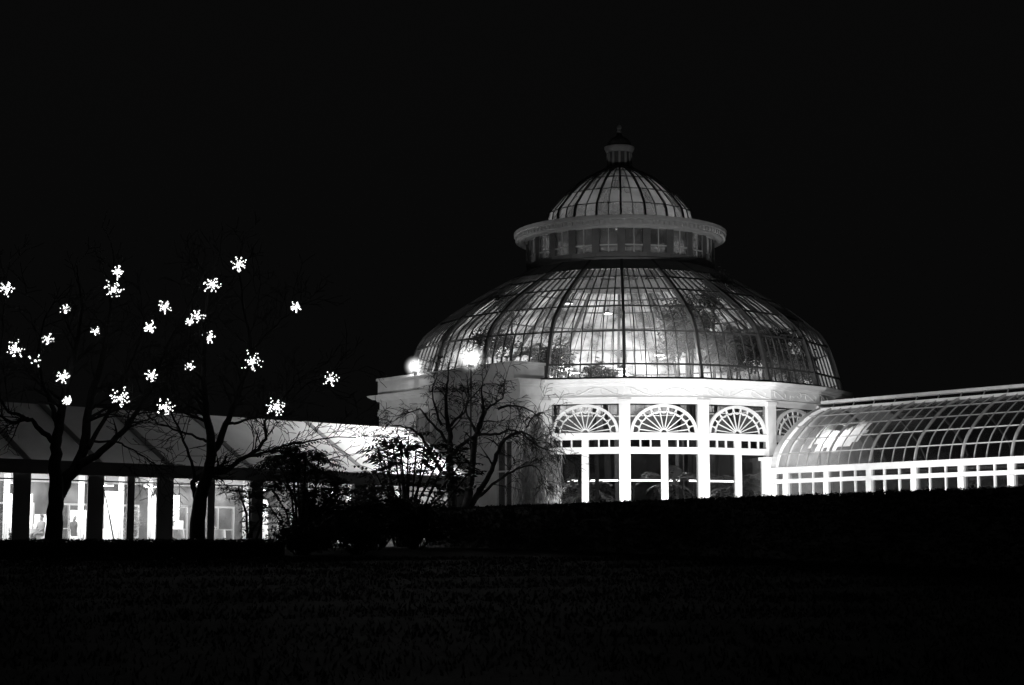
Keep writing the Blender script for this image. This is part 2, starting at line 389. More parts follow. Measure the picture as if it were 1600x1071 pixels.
# lantern drum with windows
ND, SD = 24, 2*math.pi/24
zl0, zl1 = zt-.35, hz(393, CY)
zw0, zw1 = hz(393, CY-RD), hz(357, CY-RD)
drum = MB().lathe([(RD-.25, zl0), (RD+.1, zl0), (RD+.1, zw0-.35), (RD, zw0-.3), (RD, zw0), (RD-.25, zw0), (RD-.25, zl0)], ND, A0).build('lantern_drum', 'roof_lead', rot)
ap2 = RD*math.cos(SD/2); hf2 = RD*math.sin(SD/2)
pm = MB().box(-.25, .25, -RD-.03, -RD+.3, zw0, zw1+.3).mesh('pilaster', 'roof_lead')
wb = MB().box(-hf2+.2, hf2-.2, -ap2-.02, -ap2+.08, zw0+.42, zw0+.5).mesh('window_rail', 'stone')
wv = MB().box(-.03, .03, -ap2-.01, -ap2+.06, zw0, zw1+.3).mesh('window_bar', 'stone')
wp = MB().box(-hf2+.2, hf2-.2, -ap2+.03, -ap2+.04, zw0, zw1+.3).mesh('window_pane', 'lantern_glass')
for k in range(ND):
    link('pilaster', pm, drum, rz=A0+k*SD)
    if k < 7 or k > 17:
        for nm, me in (('window_rail', wb), ('window_bar', wv), ('window_pane', wp)): link(nm, me, drum, rz=A0+(k+.5)*SD)
    else: link('rear_window_pane', wp, drum, rz=A0+(k+.5)*SD)
# flared eave of the lantern
zeo = hz(336, CY-RD-.88); zub = zeo+.12
eave = MB().lathe([(RD-.2, zw1+.05), (RD+.05, zw1+.05), (RD+.12, zw1+.3), (RD+.5, zeo-.62), (RD+.62, zeo-.55), (RD+.62, zeo-.3), (RD+.85, zeo-.2), (RD+.88, zeo+.02), (RD+.78, zeo+.05)], 48, A0).build('lantern_eave', 'stone', rot)
MB().lathe([(RD+.78, zeo+.05), (5.6, zeo+.1), (5.0, zeo+.11)], 48, A0).build('eave_roof', 'roof_lead', eave)
MB().lathe([(RD+.06, zw1+.06), (5.2, zeo-.2), (5.1, zeo+.05)], 48, A0).build('eave_soffit', 'stone', eave)
dm = MB(); nd = 120
for i in range(nd):
    a = 2*math.pi*i/nd; rm = Matrix.Rotation(a, 3, 'Z'); r = RD+.62
    dm.hexa([rm @ Vector(p) for p in [(-.09, -r-.14, zeo-.5), (.09, -r-.14, zeo-.5), (.09, -r+.02, zeo-.5), (-.09, -r+.02, zeo-.5), (-.09, -r-.14, zeo-.27), (.09, -r-.14, zeo-.27), (.09, -r+.02, zeo-.27), (-.09, -r+.02, zeo-.27)]])
tag(dm.build('dentil_band', 'stone', eave), kind='stuff')
upd = interp([(5.25, zub), sil(117, 340), sil(109, 330), sil(97, 316), sil(82, 302), sil(60, 285), sil(40, 274), sil(20, 265)])
glazed_dome('upper_dome', upd, [0, .18, .42, .66, .85, 1], 2, range(-6, 6), .12, .05, .06, 'dome_shaded', 'upper_glass')
zf0, zf1, zf2, zf3, zf4 = hz(265, CY), hz(240, CY), hz(232, CY), hz(212, CY), hz(196, CY)
fin = MB().lathe([(1.0, zf0-.1), (1.0, zf0+.1), (.82, zf0+.15), (.8, zf1-.1), (.86, zf1)], 12, A0).build('finial_lantern', 'roof_lead', rot)
for k in range(12):
    MB().box(-.07, .07, -.86, -.78, zf0+.15, zf1-.02).build('finial_post', 'stone', fin, rz=A0+k*R(30))
MB().lathe([(.82, zf1), (.9, zf1+.05), (1.02, zf2-.08), (1.04, zf2+.04), (.8, zf2+.14)], 24, A0).build('finial_cornice', 'stone', fin)
MB().lathe([(.86, zf2+.1), (.8, zf2+.35), (.6, zf2+.62), (.32, zf3-.12), (.2, zf3-.02), (.16, zf3+.15), (.02, zf3+.2)], 24, A0).build('finial_cap', 'roof_lead', fin, True)
MB().tube([(0, 0, zf3), (0, 0, zf4-.1)], [.12, .05], 8).ball((0, 0, zf3+.25), .16, 10, 8).ball((0, 0, zf4-.16), .17, 10, 8).tube([(0, 0, zf4-.05), (0, 0, zf4+.14)], [.05, .01], 6).build('finial_spire', 'stone', fin, True)
# lamps hung inside the dome
for (x, y, z, e) in ((-3.9, -10.4, zc_top+1.0, 900), (-.6, -11.2, zc_top+.9, 1300), (1.7, -10.6, zc_top+1.8, 1100), (-7.5, -6.5, zc_top+1.3, 350), (-6.5, 7.0, zc_top+2.4, 1700), (-2.8, 8.6, zc_top+2.6, 3000), (1.4, 8.8, zc_top+2.2, 3000), (4.6, 8.4, zc_top+1.6, 900), (0, 0, zub+.2, 360), (-.6, 5.0, zt-2.0, 1500), (-3.6, -3.0, zt-2.4, 300)):
    h = MB().lathe([(.03, z+.42), (.06, z+.3), (.3, z+.12), (.32, z+.06)], 12).tube([(0, 0, z+.4), (0, 0, z+1.2)], .015, 4)
    h.v = [(a+x, b+y, c) for a, b, c in h.v]
    h.build('grow_lamp', 'dark_metal', rot)
    lamp('POINT', rot, (x, y, z), e, .28)

# ------------------------------------------------------------------ glass wing
wd = R(38); WX = Vector((math.sin(wd), -math.cos(wd), 0)); WYv = Vector((math.cos(wd), math.sin(wd), 0))
W0 = Vector((14.93, 101.3, GB)); wrz = math.atan2(WX.y, WX.x)
wing = thing('glass_wing', 'long curved glass greenhouse wing with white frame beyond the clipped hedge', 'building', W0, wrz)
def wz(py, s): return H(py, (W0+WX*s).y)-GB
zs1, zs0, zt1, zt0 = wz(721, 10.28), wz(731.3, 10.28), wz(741, 10.28), wz(748, 10.28)
WL, HWD = 25.7, 4.4
posts = [.15]+[1.15+3.06*i for i in range(9)]
MB().box(-.05, WL, -.12, .3, zs0, zs1).box(-.1, WL, -.2, .3, zs1-.1, zs1-.002).build('sill_beam', 'wing_paint', wing)
MB().box(-.05, WL, -.08, .2, zt0, zt1).build('transom_rail', 'wing_paint', wing)
MB().box(-.05, WL, -.15, .3, 0, .7).build('base_wall', 'stone', wing)
pmesh = MB().box(-.19, .19, -.14, .2, .7, zt0-.003).box(-.19, .19, -.1, .2, zt1+.003, zs0-.003).mesh('post', 'wing_paint')
for s in posts: link('post', pmesh, wing, (s, 0, 0))
mm = MB().box(-.045, .045, -.06, .1, .7, zt0-.003).box(-.045, .045, -.06, .1, zt1+.003, zs0-.003).mesh('mullion', 'wing_paint')
for a, b in zip(posts[1:], posts[2:]):
    for j in (1, 2): link('mullion', mm, wing, (a+(b-a)*j/3, 0, 0))
    for j in range(3):
        x0 = a+(b-a)*j/3; x1 = a+(b-a)*(j+1)/3
        MB().box(x0, x1, .05, .06, .7, zt0).build('wall_pane', 'drum_glass', wing); MB().box(x0, x1, .05, .06, zt1, zs0).build('clerestory_pane', 'drum_glass', wing)
MB().box(.15, 1.15, .05, .06, .7, zt0).build('wall_pane', 'drum_glass', wing); MB().box(.15, 1.15, .05, .06, zt1, zs0).build('clerestory_pane', 'drum_glass', wing)
zr_hi = H(613, (W0+WX*9.5+WYv*HWD).y)-GB; zr_lo = zr_hi-.42
prof_w = interp([(0, 0), (.04, .16), (.13, .34), (.27, .5), (.46, .68), (.72, .87), (1, 1)])
yr = HWD-.45
def WP(s, t): a, b = prof_w(t); return Vector((s, .02+a*yr, zs1+b*(zr_lo-zs1)))
T = [i/16 for i in range(17)]
def ribm(w, h, nm):
    m = MB()
    for i in range(16): m.bar(WP(0, T[i]), WP(0, T[i+1]), w, h, (0, -1, 1))
    return m.mesh(nm, 'wing_rib')
rib1, rib2 = ribm(.09, .14, 'rib'), ribm(.036, .06, 'glazing_bar'); rib_shaded = rib1.copy(); rib_shaded.materials[0] = M['dark_metal']  # darker copy of the rib, shade put into the far ribs' colour
endr = MB()
for i in range(16):
    a, b = WP(0, T[i]), WP(0, T[i+1]); endr.bar(a, b, .42, .2, (0, -1, 1))
link('end_arch', endr.mesh('end_arch', 'wing_paint'), wing, (.2, 0, 0))
wrows = [0, .16, .36, .57, .78, 1]
ss = [.47]+[1.15+3.06*i/4 for i in range(33)]
for i, s in enumerate(ss[1:]): link('rib' if i % 4 == 0 else 'glazing_bar', rib1 if i % 4 == 0 else rib2, wing, (s, 0, 0))
for t in wrows[1:-1]:
    p = WP(0, t); MB().bar((.2, p.y, p.z), (WL, p.y, p.z), .07, .06).build('purlin', 'wing_rib', wing)
pms = {}
for i in range(5):
    m = MB()
    for q in range(2):
        t0 = wrows[i]+(wrows[i+1]-wrows[i])*q/2; t1 = wrows[i]+(wrows[i+1]-wrows[i])*(q+1)/2
        m.quad(WP(0, t0), WP(.765, t0), WP(.765, t1), WP(0, t1))
    pms[i] = m.mesh('roof_pane', 'wing_glass')
for s in ss[1:-1]:
    for i in range(5): link('roof_pane', pms[i], wing, (s, .03, -.01))
MB().box(.1, WL, yr-.08, yr+.1, zr_lo-.08, zr_lo+.08).build('ridge_gutter', 'wing_paint', wing)
MB().box(.1, WL, HWD-.25, HWD+.25, zr_hi-.08, zr_hi+.1).build('ridge_cap', 'wing_paint', wing)
MB().quad((.1, yr+.05, zr_lo+.05), (WL, yr+.05, zr_lo+.05), (WL, HWD-.2, zr_hi-.05), (.1, HWD-.2, zr_hi-.05))
rv = MB(); rv.quad((.1, yr+.05, zr_lo+.05), (WL, yr+.05, zr_lo+.05), (WL, HWD-.2, zr_hi-.05), (.1, HWD-.2, zr_hi-.05)); rv.build('ridge_vent', 'wing_glass', wing)
vb = MB().bar((0, yr+.05, zr_lo+.05), (0, HWD-.2, zr_hi-.05), .05, .06, (0, -1, 1)).mesh('vent_bar', 'frame_metal')
for s in ss[1::2]: link('vent_bar', vb, wing, (s, 0, 0))
# far slope, rear wall, end walls, floor
fr = MB()
for i in range(16):
    a, b = WP(0, T[i]), WP(0, T[i+1]); fr.quad((.1, 2*HWD-a.y, a.z), (.1, 2*HWD-b.y, b.z), (WL, 2*HWD-b.y, b.z), (WL, 2*HWD-a.y, a.z))
fr.build('rear_glazing', 'wing_glass', wing)
for s in ss[1::4]: 
    o = link('rear_rib', rib_shaded, wing, (s, 2*HWD, 0)); o.scale = (1, -1, 1)
MB().box(0, WL, 2*HWD-.2, 2*HWD, .0, 1.2).build('rear_wall', 'soil', wing); MB().box(0, WL, 2*HWD-.12, 2*HWD-.1, 1.2, zs1-.1).build('rear_window', 'drum_glass', wing); MB().box(0, WL, 2*HWD-.2, 2*HWD, zs1-.1, zs1+.05).build('rear_beam', 'dark_metal', wing)
MB().box(0, WL, .3, 2*HWD-.2, .02, .08).build('floor', 'soil', wing)
ew = MB()
for i in range(16):
    a, b = WP(0, T[i]), WP(0, T[i+1])
    ew.hexa([(-.05, a.y+.1, zs0), (.1, a.y+.1, zs0), (.1, b.y+.1, zs0), (-.05, b.y+.1, zs0), (-.05, a.y+.1, a.z-.02), (.1, a.y+.1, a.z-.02), (.1, b.y+.1, b.z-.02), (-.05, b.y+.1, b.z-.02)])
ew.box(-.05, .1, yr, 2*HWD, zs0, zr_lo).box(-.05, .1, .3, 2*HWD-.2, .0, zs0-.003)
ew.build('end_wall', 'frame_metal', wing)
sc = MB(); rq = random.Random(4); cols = 14
for i in range(cols):
    for j in range(8):
        t0, t1 = .2+.5*j/8, .2+.5*(j+1)/8; s0, s1 = 1.3+4.4*i/cols, 1.3+4.4*(i+1)/cols
        if ((i-7.2)/6.4)**2+((j-3.5)/3.9)**2 > 1+rq.uniform(-.25, .2): continue
        q = [WP(a, b)+Vector((0, .35+.05*math.sin(a*5), -.2)) for a, b in ((s0, t0), (s1, t0), (s1, t1), (s0, t1))]; sc.quad(*q)
sc.build('bright_patch', 'drape_glow', wing)  # sheet added under the roof glass to make the bright patch
MB().box(-3.2, -.06, 2.4, 6.4, 0, zs1+.6).box(-3.2, -.06, 2.2, 6.6, zs1+.6, zs1+.8).build('link_passage', 'white_paint', wing)
for (s, y, z, e) in ((3.4, 2.7, zs1+1.5, 850), (10, 5.0, zs1+.2, 22), (18, 5.0, zs1+.2, 22)):  # first lamp added to light the bright sheet
    m = MB().lathe([(.03, .35), (.06, .26), (.26, .12), (.28, .06)], 12); m.build('pendant_lamp', 'dark_metal', wing, loc=(s, y, z))
    lamp('POINT', wing, (s, y, z), e, .2)

# ------------------------------------------------------------------ entrance pavilion
PN = Vector((-math.sin(R(52)), -math.cos(R(52)), 0)); PA = Vector((math.cos(R(52)), -math.sin(R(52)), 0))
P0 = Vector((CX, CY, GB))+PN*14.6
pav = thing('entrance_pavilion', 'pale flat-roofed entrance pavilion with heavy cornice beside the dome', 'building', P0, math.atan2(PA.y, PA.x))
# local x along the face (towards the dome's lit windows +), local -y outward
xa, xb, DP = -7.3, 7.55, 2.2
MB().box(xa, xb, .12, DP, 0, zfr).build('wall', 'stone', pav)
def around(name, z0, z1, o, mat='stone', pr=None):
    return MB().box(xa-o, xb+o, -o, DP, z0, z1).build(name, mat, pav)
around('architrave', zfr, zfr+.12, .05); around('frieze', zfr+.12, zc_bot, 0)
crn = MB()
for z0, z1, o0, o1 in ((zc_bot, zc_bot+.14, .12, .2), (zc_bot+.14, zc_bot+.26, .35, .5), (zc_bot+.26, zc_top-.02, .55, .62)):
    crn.hexa([(xa-o0, -o0, z0), (xb+o0, -o0, z0), (xb+o0, DP, z0), (xa-o0, DP, z0), (xa-o1, -o1, z1), (xb+o1, -o1, z1), (xb+o1, DP, z1), (xa-o1, DP, z1)])
crn.build('cornice', 'stone', pav)
MB().box(xa+.4, xb-.1, -.42, DP-.3, zc_top-.01, zc_top+.9).box(xa+.3, xb, -.5, DP-.2, zc_top+.9, zc_top+1.05).build('parapet', 'stone', pav)
for x in (-6.9, -3.4, -1.2, 3.0, 5.0, 7.15):
    MB().box(x-.35, x+.35, -.06, .3, 0, zfr-.3).box(x-.45, x+.45, -.12, .3, zfr-.3, zfr-.004).box(x-.45, x+.45, -.12, .3, 0, .6).build('pilaster', 'stone', pav)
for x in (-5.1, 6.1):
    f = MB().box(x-.95, x+.95, -.02, .14, 1.0, 1.15).box(x-.95, x-.85, 0, .14, 1.15, 6.2).box(x+.85, x+.95, 0, .14, 1.15, 6.2).box(x-.95, x+.95, 0, .14, 6.2, 6.35).box(x-.04, x+.04, .02, .14, 1.15, 6.2).box(x-.85, x+.85, .02, .14, 4.4, 4.5).build('window', 'stone', pav)
    MB().box(x-.85, x+.85, .1, .115, 1.15, 6.2).build('pane', 'drum_glass', f)
dr = MB().box(-.9, 2.7, -.02, .14, 0, .08).box(-.9, -.75, 0, .14, .08, 4.2).box(2.55, 2.7, 0, .14, .08, 4.2).box(-.9, 2.7, 0, .14, 4.2, 4.4).box(.8, 1.0, .01, .14, .08, 4.2).build('door', 'stone', pav)
MB().box(-.75, .8, .1, .115, .08, 4.2).build('door_pane', 'drum_glass', dr); MB().box(1.0, 2.55, .1, .115, .08, 4.2).build('door_pane', 'drum_glass', dr)
ap = arc_band(1.8, 1.3, .2, -.05, .14); ap.v = [(a+.9, b, c-zspring+4.6) for a, b, c in ap.v]; ap.build('door_arch', 'stone', pav)

# floodlights on the parapet
def flood_lamp(label, px, py, Y, r, mat='lamp_glow', post=False):
    p = at(px, py, Y)
    t = thing('floodlight', label, 'floodlight', p, 0, 'bright globe floodlights by the pavilion')
    MB().ball((0, 0, 0), r*.62, 16, 12).build('bulb', mat, t, True)
    gl = MB().ball((0, 0, 0), 1, 28, 20).build('halo', 'halo_glow', t, True); gl.scale = (r*2.3,)*3  # glowing volume added round the bulb as its lens halo
    zb_ = GB+zc_top+1.08 if not post else gz(p.x, p.y)
    MB().tube([(0, 0, -r+.03), (0, 0, -r-.12)], [r*.45, r*.5], 12).tube([(0, 0, -r-.1), (0, 0, min(zb_-p.z, -r-.2))], .05, 8).build('bracket', 'dark_metal', t)
    tgt = TQ0+TU0*(-2.0 if post else -4)-p
    lamp('SPOT', t, tgt.normalized()*(r*.62+.05), 6000 if post else 4000, .3, tgt, R(100 if post else 80), .9)
    return t
TU0 = Vector((math.sin(R(43.8)), math.cos(R(43.8)), 0)); TQ0 = Vector((-4.3*.88-2, 108*.88+2, 6.0))
flood_lamp('larger bright globe floodlight on a tall post behind the crooked tree', 736, 560, 96.0, .40, post=True)
flood_lamp('smaller bright globe floodlight near the outer end of the pavilion roof', 648, 573, (P0-PA*3.2).y-.9, .34)

# ground floodlights hidden behind the hedge, lighting the white frames
def ground_flood(label, pos, target, energy, size, head=None):
    p = Vector((pos[0], pos[1], gz(*pos[:2]))); t = thing('ground_floodlight', label, 'floodlight', p, 0, 'floodlights in the planting below the white frames')
    d = (Vector(target)-p); d.normalize()
    MB().tube([(0, 0, 0), (0, 0, .45)], .04, 8).box(-.2, .2, -.2, .2, 0, .06).build('stand', 'dark_metal', t)
    c = Vector((0, 0, .62)); MB().tube([c-d*.22, c-d*.1, c+d*.12], [.08, .2, .24], 12).build('housing', 'dark_metal', t)
    MB().tube([c+d*.121, c+d*.13], .2, 12).build('lens', 'spot_glow', t)
    lamp('SPOT', t, c+d*.2, energy, .2, c+d*5, size, .7)
def onr(phi, r): return (CX+r*math.sin(R(phi)), CY-r*math.cos(R(phi)))
for i, (phi, e) in enumerate(((-12, 2100), (4, 1900), (18, 1900), (32, 1900))):
    p = onr(phi, 22.0); q = onr(phi+(6 if i == 3 else 0), 15)
    ground_flood(['low floodlight beside the weeping tree below the arched windows', 'low floodlight below the middle arched window', 'low floodlight below the arched window next to the wing', 'low floodlight in the angle between dome and wing'][i], p, (q[0], q[1], 4.5), e, R(100))
ground_flood('large floodlight behind the tall hedge aimed at the arched windows', (5.0, 79.0), (8.5, 103, 8), 11500, R(44))
ground_flood('second large floodlight behind the tall hedge, nearer the lawn', (3.6, 75.0), (15.0, 105, 9), 17000, R(34))
ground_flood('added unseen floodlight behind the tent brightening the pavilion cornice', (-15.0, 104.0), (-8.5, 113.5, 11), 2600, R(50))  # lamp added out of sight to brighten the far cornice end
ground_flood('large floodlight behind the tall hedge aimed at the ridge of the wing', (12.5, 66.0), (24.5, 97, 9.5), 16000, R(46))
for i, (s, e) in enumerate(((4, 1300), (11.5, 1900), (19, 2100))):
    p = W0+WX*s-WYv*5.0; q = W0+WX*s
    ground_flood(['low floodlight below the end of the wing nearest the dome', 'low floodlight below the middle of the wing', 'low floodlight below the outer length of the wing'][i], (p.x, p.y), (q.x, q.y, 6.5), e, R(120))

# ------------------------------------------------------------------ marquee tent
KT = .88; TU = Vector((math.sin(R(43.8)), math.cos(R(43.8)), 0)); TV = Vector((-TU.y, TU.x, 0))
TQ = Vector((-4.3*KT, 108*KT, GB))
def t_of(px):
    r = (px-800)/F; return (r*TQ.y-TQ.x)/(TU.x-r*TU.y)         # signed distance along TU from TQ
tent = thing('marquee_tent', 'long white marquee tent with lit clear walls behind the bare trees', 'tent', TQ, math.atan2(TU.y, TU.x))
# local x along TU (right/away), local y = TV (away from camera)
xl, xr = t_of(-60), 2.1; HW = 5.6*KT
ze = EYE+4.3*KT-GB; zhd = EYE+3.62*KT-GB; zrg = EYE+7.62*KT-GB
fm = MB(); nseg = 40
rf = MB()
raf = [t_of(p) for p in (42, 154, 264, 392)]; raf = [raf[0]-(raf[1]-raf[0])]+raf+[raf[3]+(xr-raf[3])/2, xr-.15]
stations = sorted(set(raf+[xl, xr]))
xs_ = []
for a, b in zip(stations, stations[1:]):
    for i in range(6): xs_.append(a+(b-a)*i/6)
xs_.append(stations[-1])
def sag(x):
    for a, b in zip(stations, stations[1:]):
        if a <= x <= b: u = (x-a)/(b-a); return 4*u*(1-u)*.06
    return 0
for sd in (0, 1):
    for i in range(len(xs_)-1):
        for q in range(4):
            def TP(x, u):
                y = -.12+(HW+.12)*u; z = ze+(zrg-ze)*u-sag(x)*math.sin(math.pi*min(max(u, .02), .98))
                return Vector((x, y if sd == 0 else 2*HW-y, z))
            rf.quad(TP(xs_[i], q/4), TP(xs_[i+1], q/4), TP(xs_[i+1], (q+1)/4), TP(xs_[i], (q+1)/4))
rf.build('roof', 'tent_roof', tent, True)
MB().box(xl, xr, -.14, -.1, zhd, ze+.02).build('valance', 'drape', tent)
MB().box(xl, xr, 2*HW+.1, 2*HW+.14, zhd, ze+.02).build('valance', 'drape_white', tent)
for x in raf:
    for sd in (0, 1):
        y0 = .0 if sd == 0 else 2*HW
        m = MB().bar((x, y0, ze-.14), (x, HW, zrg-.14), .42, .12, (0, 0, 1)); m.build('rafter', 'dark_metal', tent)
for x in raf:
    MB().bar((x, -.1, ze+.015), (x, HW, zrg+.01), .36, .03, (0, 0, 1)).build('rafter_shade_strip', 'rafter_shade', tent)  # dark strips laid on the fabric to imitate the rafters' shade
MB().bar((xl, HW, zrg-.16), (xr, HW, zrg-.16), .12, .1).build('ridge_beam', 'dark_metal', tent)
# front wall: dark leg drapes and clear panels
edges = [(-60, -25), (23, 50), (94, 97), (139, 164), (201, 212), (247, 272.5), (326, 337), (394, 412), (470, 482), (555, 573), (628, 640), (705, 730)]
for a, b in edges:
    x0, x1 = t_of(a), t_of(b); MB().box(x0, x1, -.02, .06, 0, zhd+.05).build('wall_drape', 'drape', tent)
for (a, b), (c, d) in zip(edges, edges[1:]):
    x0, x1 = t_of(b), t_of(c)
    MB().box(x0, x1, .02, .025, 0, zhd+.05).build('clear_wall', 'vinyl', tent)
    MB().box(x0, x1, -.01, .04, zhd-.27, zhd-.21).build('wall_rail', 'dark_metal', tent)
    if c < 700:
        jm = MB(); nf_ = 6
        for q in range(nf_): jm.quad(*[Vector((x1-.3+.3*u_/nf_, .3+.03*((u_ % 2)*2-1), z_)) for u_, z_ in ((q, .02), (q+1, .02), (q+1, zhd), (q, zhd))])
        jm.build('jamb_drape', 'drape_glow', tent)
MB().box(xl, xr, .1, 2*HW, .02, .08).build('floor', 'floor_wood', tent)
MB().box(xl, xr, 2*HW-.05, 2*HW, 0, zhd+.05).build('rear_wall', 'cloth_dark', tent)
MB().box(xl-.05, xl, 0, 2*HW, 0, zhd+.05).build('end_wall', 'drape', tent); MB().box(xr, xr+.05, 0, 2*HW, 0, ze).build('end_wall', 'drape', tent)
gm = MB(); gm.tri((xr+.02, 0, ze), (xr+.02, 2*HW, ze), (xr+.02, HW, zrg)); gm.build('gable', 'tent_roof', tent)
# rear window frames and white panels seen through the clear walls
x = xl+1; i = 0
while x < xr-2:
    w_ = 2.2
    f = MB().box(x, x+w_, 2*HW-.2, 2*HW-.08, 2.1, 2.2).box(x, x+w_, 2*HW-.2, 2*HW-.08, .9, .96).box(x, x+.1, 2*HW-.2, 2*HW-.08, 0, 2.1).box(x+w_-.1, x+w_, 2*HW-.2, 2*HW-.08, 0, 2.1).box(x+w_/2-.04, x+w_/2+.04, 2*HW-.2, 2*HW-.08, 0, 2.1)
    f.build('rear_window_frame', 'rail_white', tent); x += 3.1
for (px, w_, h_, y) in ((76, 1.1, 2.4, 3), (132, .9, 1.5, 4), (172, 1.3, 1.7, 3), (216, .9, 2.6, 2.5), (297, 1.6, 2.5, 3), (345, .8, 1.3, 4), (450, 1.2, 2.4, 3), (590, 1.2, 2.4, 3)):
    x0 = t_of(px); MB().box(x0, x0+w_, y, y+.12, .08, h_).build('screen_panel', 'drape_white', tent)
LT = [t_of(p) for p in (-20, 60, 130, 200, 270, 345, 440, 550, 660)]
for x in LT:
    MB().lathe([(.02, .5), (.05, .3), (.34, .1), (.36, .02)], 12).tube([(0, 0, .45), (0, 0, 2.2)], .012, 4).build('pendant_lamp', 'rail_white', tent, loc=(x, 1.7, 2.8))
    lamp('POINT', tent, (x, 1.7, 2.75), 520, .2)

# people and tables inside the tent
def person(label, px, Y, seated, hairmat, rz, cloth):
    p = at(px, 850, Y); p.z = GB+.08
    r = thing('person', label, 'person', p, rz, 'guests inside the tent')
    dz = -.42 if seated else 0
    J = {'pel': (0, 0, .95+dz), 'sp': (0, .01, 1.15+dz), 'ch': (0, 0, 1.36+dz), 'nk': (0, .01, 1.5+dz), 'hd0': (0, -.01, 1.58+dz), 'hd1': (0, -.015, 1.67+dz), 'hd2': (0, -.005, 1.75+dz)}
    E = [('pel', 'sp'), ('sp', 'ch'), ('ch', 'nk'), ('nk', 'hd0'), ('hd0', 'hd1'), ('hd1', 'hd2')]
    rad = {'pel': (.17, .12), 'sp': (.15, .1), 'ch': (.19, .12), 'nk': (.06, .06), 'hd0': (.065, .075), 'hd1': (.08, .1), 'hd2': (.06, .075)}
    for s, n in ((-1, 'l'), (1, 'r')):
        J['sh'+n] = (.2*s, 0, 1.41+dz); J['el'+n] = (.26*s, .02-.1*(seated), 1.13+dz); J['wr'+n] = (.2*s, -.2, 1.0+dz+(.06 if seated else -.05)); J['hn'+n] = (.18*s, -.28, 1.02+dz)
        J['hp'+n] = (.1*s, -.02, .9+dz); J['kn'+n] = (.12*s, -.45 if seated else -.02, .5); J['an'+n] = (.12*s, -.42 if seated else .03, .09); J['to'+n] = (.13*s, -.62 if seated else -.14, .04)
        E += [('ch', 'sh'+n), ('sh'+n, 'el'+n), ('el'+n, 'wr'+n), ('wr'+n, 'hn'+n), ('pel', 'hp'+n), ('hp'+n, 'kn'+n), ('kn'+n, 'an'+n), ('an'+n, 'to'+n)]
        for k_, v in (('sh', .075), ('el', .05), ('wr', .034), ('hn', .035), ('hp', .1), ('kn', .065), ('an', .045), ('to', .035)): rad[k_+n] = (v, v)
    keys = list(J); me = bpy.data.meshes.new('body'); me.from_pydata([J[k] for k in keys], [(keys.index(a), keys.index(b)) for a, b in E], [])
    me.materials.append(M[cloth]); o = link('body', me, r)
    sk = o.modifiers.new('skin', 'SKIN')
    for i, k in enumerate(keys): me.skin_vertices[0].data[i].radius = rad[k]; me.skin_vertices[0].data[i].use_root = (k == 'pel')
    o.modifiers.new('sub', 'SUBSURF').render_levels = 2
    hd = MB().ball((0, -.02, 1.67+dz), .105, 14, 10, (.86, 1, 1.2)).ball((0, -.125, 1.66+dz), .02, 6, 5, (.8, 1, 1.3)).ball((-.09, 0, 1.66+dz), .025, 6, 5, (.5, 1, 1.4)).ball((.09, 0, 1.66+dz), .025, 6, 5, (.5, 1, 1.4))
    hd.ball((-.035, -.112, 1.69+dz), .013, 6, 5).ball((.035, -.112, 1.69+dz), .013, 6, 5).build('head', 'skin', r, True)
    if hairmat: MB().ball((0, .0, 1.7+dz), .115, 14, 10, (.9, 1, 1.05)).build('hair', hairmat, r, True)
def tent_Y(px, y): return (TQ+TU*t_of(px)).y+TV.y*y
person('seated bald guest in dark clothes inside the tent behind the forked tree', 115, tent_Y(115, 2.3), True, None, R(150), 'cloth_dark')
person('dark-haired guest in grey beside the bright panel in the tent', 64, tent_Y(64, 2.4), True, 'hair', R(-40), 'cloth_grey')
person('dark-haired guest at the outermost clear wall of the tent', 3, tent_Y(3, 2.4), True, 'hair', R(160), 'cloth_dark')
def table(label, px, y, cloth=True):
    p = TQ+TU*t_of(px)+TV*y; p.z = GB+.08
    t = thing('dining_table', label, 'table', p, 0, 'tables inside the tent')
    MB().lathe([(.02, .75), (.75, .75), (.76, .72)], 24).build('table_top', 'rail_white', t)
    MB().lathe([(.77, .74), (.8, .5), (.82, .12)], 24).build('table_cloth', 'drape_white', t, True)
    for (a, b, h_) in ((.2, .1, .2), (-.25, .2, .16), (.0, -.3, .22), (.35, -.25, .14)):
        MB().lathe([(.03, .755), (.012, .77), (.01, .75+h_*.5), (.04, .75+h_*.6), (.035, .75+h_)], 8).build('glassware', 'rail_white', t, loc=(a, b, 0))
for i, (px, y) in enumerate(((90, 2.2), (230, 2.4), (296, 1.6), (365, 1.8))):
    table(['round white table beside the seated bald guest', 'round white table behind the narrow middle drapes of the tent', 'round white table in the tent behind the second tree trunk', 'round white table in the tent behind the drooping pinnate shrub'][i], px, y)
